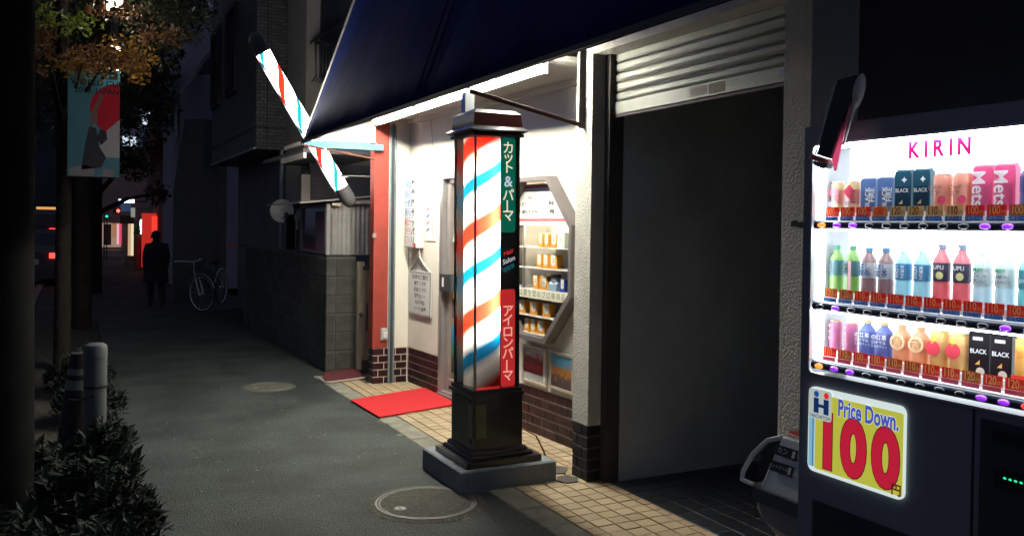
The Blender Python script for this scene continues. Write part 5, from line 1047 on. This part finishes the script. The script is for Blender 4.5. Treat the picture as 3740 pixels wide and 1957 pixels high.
tree(.35, 19.5, .14, 7, [((.5, 19.5, 4.8), (1.3, 1.4, 1.6), 3000, 3), ((1.4, 20.2, 4.2), (.7, .9, 1.2), 1700, 3), ((-.6, 19.5, 4.6), (1.1, 1.2, 1.7), 2400, 3), ((1.15, 19.8, 2.75), (.42, .6, .45), 420, 3), ((.4, 19.6, 3.0), (.7, .8, .6), 900, 3), ((1.6, 20, 2.1), (.3, .4, .28), 170, 3)], 'third street tree whose leaves overlap the blue sign', 6, leafsize=.13)
tree(.0, 26, .16, 8, [((.1, 26, 5.5), (1.9, 2, 2.2), 3600, 3), ((1.3, 26.5, 5.8), (1.2, 1.4, 1.8), 2600, 3), ((-1.6, 26, 5.5), (1.3, 1.5, 2.2), 2400, 3), ((.2, 26, 3.2), (.7, .8, .6), 600, 3)], 'far street tree rising over the end of the street', 8, leafsize=.16)
# dark blocks across the road and behind, closing off the night sky
for i, (x0, x1, y0, y1, h, lb) in enumerate(((-9, 1.2, 70, 80, 19, 'tall dark block closing the far end of the road'), (2.6, 14, 53, 70, 21, 'tall dark block behind the pale apartment block'))):
    t = thing('dark_block', lb, 'building', ((x0+x1)/2, (y0+y1)/2, 0)); ob('wall', MB().box(x0, x1, y0, y1, 0, h), mat('block_render', (.13, .13, .15), .9, noise=(.3, .3)), t)
    ob('roof_parapet', MB().box(x0-.1, x1+.1, y0-.1, y1+.1, h, h+.4), dark_wall, t)
# lantern column
ln = thing('street_lantern', 'white tiered street lantern half hidden by amber leaves', 'street lamp', (.345, 9.5, 0))
LX, LY = .345, 9.55
ob('column', MB(Matrix.Translation((LX, LY, 0))).lathe([(.02, 2.86), (.03, 2.90)], 14), black_metal, ln); ob('column', MB(Matrix.Translation((-.10, 9.98, 0))).lathe([(.07, -.05), (.05, .4), (.04, 3.6)], 14), black_metal, ln); ob('arm', MB().tube([(-.10, 9.98, 3.55), (.1, 9.8, 3.62), (LX, LY, 3.62)], .018, 8), black_metal, ln)
lgm = emi('lantern_white', (1, .93, .78), 30)
for z0, z1, rr in ((2.985, 3.01, .055), (3.20, 3.235, .06), (3.60, 3.72, .07)):
    ob('glowing_ring', MB(Matrix.Translation((LX, LY, 0))).lathe([(rr*.6, z0), (rr, z0+.006), (rr, z1-.006), (rr*.6, z1)], 16), lgm, ln); ob('tier_cap', MB(Matrix.Translation((LX, LY, 0))).lathe([(rr*1.35, z1+.002), (rr*1.2, z1+.02), (.02, z1+.04)], 16), black_metal, ln)
ob('core', MB(Matrix.Translation((LX, LY, 0))).lathe([(.03, 2.9), (.03, 3.80)], 10), black_metal, ln)
# event banner
bnr = thing('street_banner', 'teal and red event banner with dark lettering under the lantern', 'banner', (.16, 9.42, 1.85))
GF = frame((-.068, 9.42, 0), (1, 0))
def cloth(name, c): return tl_mat(name, c, .62)
bx, h0, h1 = .462, 1.925, 2.985
ob('cloth', MB(GF).box(0, bx, h0, h1, -.001, .001), tl_mat('banner_teal', (.22, .50, .56), .7), bnr)
arc = [(.20+.0, 2.36)] + [(bx-.0, 2.30)] + [(bx, 2.86)] + [(bx-.02-.245*math.sin(R(a)), 2.60+.255*math.cos(R(a))) for a in range(5, 130, 12)]
ob('red_disc', MB(GF).prism([(bx, 2.28), (bx, 2.855)] + [(bx-.01-.26*math.sin(R(a)), 2.60+.255*math.cos(R(a))) for a in range(0, 141, 14)], .0012, .0018), tl_mat('banner_red', (.85, .05, .08), .6), bnr)
ob('white_peak', MB(GF).prism([(bx, 2.12), (bx, 2.50), (.34, 2.38), (.24, 2.12)], .0020, .0026), tl_mat('banner_pale', (.75, .74, .70), .6), bnr)
dkb = tl_mat('banner_dark', (.05, .05, .06), .3); skn = tl_mat('banner_skin', (.36, .22, .20), .5)
ob('figure_shape', MB(GF).prism([(.12, 1.99), (.15, 2.22), (.19, 2.42), (.25, 2.40), (.28, 2.22), (.34, 2.12), (.30, 2.02)], .0028, .0034), dkb, bnr)
ob('figure_shape', MB(GF).prism([(.19, 2.42), (.21, 2.56), (.25, 2.66), (.29, 2.74), (.31, 2.71), (.26, 2.58), (.26, 2.45)], .0028, .0034), skn, bnr)
ob('figure_shape', MB(GF).prism([(.25, 2.30), (.29, 2.40), (.34, 2.38), (.35, 2.30), (.30, 2.24)], .0036, .0042), dkb, bnr)
ob('figure_shape', MB(GF).prism([(.02, 1.93), (.02, 2.0), (.16, 2.04), (.24, 1.99), (.22, 1.93)], .0028, .0034), tl_mat('banner_grey', (.45, .42, .42), .5), bnr)
ob('figure_shape', MB(GF).prism([(.30, 1.93), (.32, 2.01), (.42, 1.99), (.40, 1.93)], .0028, .0034), MATS['banner_grey'], bnr)
text('WORLD CUP', GF, .255, 2.845, .0024, .078, dkb, bnr, bold=.02); text('2019, JAPAN', GF, .255, 2.765, .0024, .074, dkb, bnr, bold=.02)
ob('emblem', MB(GF).prism(rrect(.36, .44, 2.89, 2.97, .01), .0012, .0018), tl_mat('banner_emblem', (.03, .16, .17), .5), bnr)
for z in (1.92, 2.99): ob('banner_arm', MB(GF).tube([(-.01, z, 0), (.413, z, 0), (.413, z, -.13)], .008, 6), black_metal, bnr)

# ------------------------------------------------------------ person walking away
def skin_mesh(name, verts, edges, m, parent=None, sub=2):
    me = bpy.data.meshes.new(name); me.from_pydata([v[0] for v in verts], edges, []); me.materials.append(m)
    o = bpy.data.objects.new(name, me); link(o, parent); md = o.modifiers.new('skin', 'SKIN'); md.use_smooth_shade = True
    me.skin_vertices[0].data[0].use_root = True
    for i, v in enumerate(verts): me.skin_vertices[0].data[i].radius = v[1]
    s_ = o.modifiers.new('sub', 'SUBSURF'); s_.levels = sub; s_.render_levels = sub
    return o
pr = thing('person', 'person in dark clothes walking away down the pavement', 'person', (1.26, 16, 0), rot=(0, 0, R(8)), world=False)
V = [((0, 0, .68), (.125, .09)), ((0, .01, .85), (.130, .095)), ((0, .02, 1.0), (.155, .10)), ((0, .02, 1.09), (.135, .085)), ((0, .02, 1.14), (.05, .05)), ((0, .035, 1.21), (.068, .078)), ((0, .04, 1.29), (.060, .07)),
     ((-.150, .01, 1.07), (.065, .065)), ((-.180, -.02, .87), (.058, .058)), ((-.170, .05, .70), (.048, .048)), ((-.165, .08, .63), (.03, .035)), ((.150, .01, 1.07), (.065, .065)), ((.180, -.02, .87), (.058, .058)), ((.170, .06, .70), (.048, .048)), ((.165, .09, .63), (.03, .035)),
     ((-.075, .03, .60), (.085, .085)), ((-.08, .07, .34), (.065, .065)), ((-.08, .03, .06), (.045, .045)), ((-.08, .11, .03), (.04, .03)), ((.075, -.03, .60), (.085, .085)), ((.08, -.04, .34), (.065, .065)), ((.08, -.14, .08), (.045, .045)), ((.08, -.08, .03), (.04, .03))]
E_ = [(0, 1), (1, 2), (2, 3), (3, 4), (4, 5), (5, 6), (2, 7), (7, 8), (8, 9), (9, 10), (2, 11), (11, 12), (12, 13), (13, 14), (0, 15), (15, 16), (16, 17), (17, 18), (0, 19), (19, 20), (20, 21), (21, 22)]
skin_mesh('body', V, E_, mat('dark_clothes', (.010, .018, .022), .9), pr)
ob('coat', MB(Matrix.Translation((0, .015, 0)) @ Matrix.Diagonal((1, .72, 1, 1))).lathe([(.215, .44), (.205, .55), (.185, .75), (.190, .95), (.150, 1.08), (.06, 1.14)], 18), mat('coat_cloth', (.02, .02, .026), .95, noise=(6, .5), bump=(9, .8, .05)), pr)
ob('hair', MB(Matrix.Translation((0, .035, 1.25)) @ Matrix.Diagonal((.078, .09, .085, 1))).lathe([(.0001, 1), (.5, .87), (.87, .5), (1, 0), (.95, -.35), (.7, -.6)], 14), mat('hair', (.012, .011, .012), .6), pr)
for s_ in (-1, 1): ob('ear', MB(Matrix.Translation((s_*.078, .05, 1.22)) @ Matrix.Diagonal((.012, .022, .032, 1))).lathe([(.0001, -1), (.87, -.5), (1, 0), (.87, .5), (.0001, 1)], 8), mat('skin_dim', (.30, .19, .14), .6), pr)
# bicycles
rim_m = mat('bright_rim', (.80, .84, .88), .3, .25); tyre_m = mat('tyre', (.02, .02, .02), .8)
def torus(Rr, r, n=36, m=8, M=None):
    b = MB(M); b.tube([(Rr*math.cos(2*math.pi*k/n), 0, Rr*math.sin(2*math.pi*k/n)) for k in range(n+1)], r, m, cap=False); return b
def bicycle(loc, rz, label, steer=.5):
    t = thing('bicycle', label, 'bicycle', loc, rot=(0, R(3), rz), group='bicycles parked by the wall', world=False)
    wr = .29; fm_ = mat('bike_frame', (.05, .05, .06), .3, .6)
    for x_, st_ in ((0., steer), (-.92, 0)):
        M = Matrix.Translation((x_, 0, wr+.02)) @ Matrix.Rotation(st_, 4, 'Z'); w = ob('wheel', torus(wr-.014, .007, M=M), rim_m, t)
        ob('tyre', torus(wr, .013, M=M), tyre_m, w)
        sp_ = MB(M)
        for k in range(14): a = 2*math.pi*k/14; sp_.tube([(0, 0, 0), ((wr-.02)*math.cos(a), 0, (wr-.02)*math.sin(a))], .0012, 3, cap=False)
        o = ob('spokes', sp_, rim_m, w, fix=False, kind='stuff'); ob('hub', MB(M).tube([(0, -.04, 0), (0, .04, 0)], .018, 8), rim_m, w)
        ob('mudguard', MB(M).tube([((wr+.03)*math.cos(R(a)), 0, (wr+.03)*math.sin(R(a))) for a in range(20, 171, 15)], .012, 6), mat('mudguard', (.45, .47, .5), .3, .8), w)
    ob('frame', MB().tube([(-.20, 0, .68), (-.16, 0, .52), (-.42, 0, .30), (-.52, 0, .62), (-.24, 0, .60)], .016, 8), fm_, t); ob('chain_stay', MB().tube([(-.42, 0, .30), (-.92, .03, .29), (-.53, 0, .60)], .010, 6), fm_, t)
    Mf = Matrix.Rotation(steer, 4, 'Z')
    for s_ in (-1, 1): ob('fork', MB(Mf).tube([(0, s_*.045, .29), (-.10, s_*.04, .56), (-.17, 0, .66)], .010, 6), rim_m, t)
    ob('handlebar', MB(Mf).tube([(-.34, -.25, .84), (-.24, -.22, .85), (-.17, -.06, .83), (-.17, .06, .83), (-.24, .22, .85), (-.34, .25, .84)], .010, 8), rim_m, t); ob('stem', MB(Mf).tube([(-.17, 0, .64), (-.18, 0, .83)], .012, 8), rim_m, t)
    ob('saddle', MB(Matrix.Translation((-.56, 0, .74))).prism([(-.12, -.07), (-.05, -.075), (.14, -.02), (.14, .02), (-.05, .075), (-.12, .07)], 0, .045), black_metal, t); ob('seat_post', MB().tube([(-.52, 0, .6), (-.55, 0, .75)], .012, 8), rim_m, t)
    bs = MB(Mf)
    for k in range(6): z = .62+k*.032; bs.tube([(-.08, -.14, z), (.16, -.14, z), (.16, .14, z), (-.08, .14, z), (-.08, -.14, z)], .003, 4, cap=False, smooth=False)
    for k in range(6): bs.tube([(-.08+k*.048, -.14, .62), (-.08+k*.048, -.14, .78)], .003, 4, cap=False); bs.tube([(-.08+k*.048, .14, .62), (-.08+k*.048, .14, .78)], .003, 4, cap=False)
    ob('basket', bs, mat('basket_wire', (.10, .10, .11), .4, .6), t, fix=False, kind='stuff')
    for s_ in (-1, 1): ob('pedal', MB().box(-.42+s_*.11, -.33+s_*.11, s_*.10-.03, s_*.10+.03, .30-s_*.10, .32-s_*.10), black_metal, t)
    return t
bicycle((1.88, 14.95, 0), R(-118), 'nearer bicycle with pale front wheel turned toward the camera', steer=R(62))
bicycle((1.80, 17.4, 0), R(-100), 'farther bicycle half hidden behind the walking person', steer=R(10))
t = thing('wall_spout', 'small red tap cover on the dark wall past the block wall', 'tap', (2.5, 11.6, 1.2)); ob('cover', MB().box(2.0, 2.16, 13.15, 13.19, 1.14, 1.17), mat('red_cover', (.45, .03, .04), .5), t); ob('bracket', MB().box(2.16, 2.26, 13.16, 13.18, 1.15, 1.16), black_metal, t)
# leaf litter and weeds
random.seed(11); b = MB()
for _ in range(90):
    x = random.uniform(.5, 2.06); y = random.uniform(3.0, 9); a = random.uniform(0, 6.3); s = random.uniform(.004, .010)
    b.add([(x+s*math.cos(a+k*1.57), y+s*math.sin(a+k*1.57)*.7, .004+.002*(k % 2)) for k in range(4)], [(0, 1, 2, 3)])
ob('pavement_litter', b, mat('litter', (.35, .33, .28), .9), fix=False, label='tiny pale bits of litter scattered over the asphalt', cat='litter', kind='stuff')
b = MB()
for cx, cy in ((1.72, 3.98), (1.80, 3.99), (2.09, 3.85), (2.09, 5.1), (2.08, 5.75), (2.085, 6.2)):
    for _ in range(26):
        p = Vector((cx+random.gauss(0, .022), cy+random.gauss(0, .022), .003)); a = random.uniform(0, 6.3); s = random.uniform(.006, .016); d = Vector((math.cos(a), math.sin(a), .6))*s; sd_ = Vector((-math.sin(a), math.cos(a), 0))*s*.3
        b.add([p, p+d*.5+sd_, p+d, p+d*.5-sd_], [(0, 1, 2, 3)])
ob('weeds', b, mat('weed', (.25, .30, .18), .8), fix=False, label='small weeds in the joint around manhole and kerb', cat='weeds', kind='stuff')
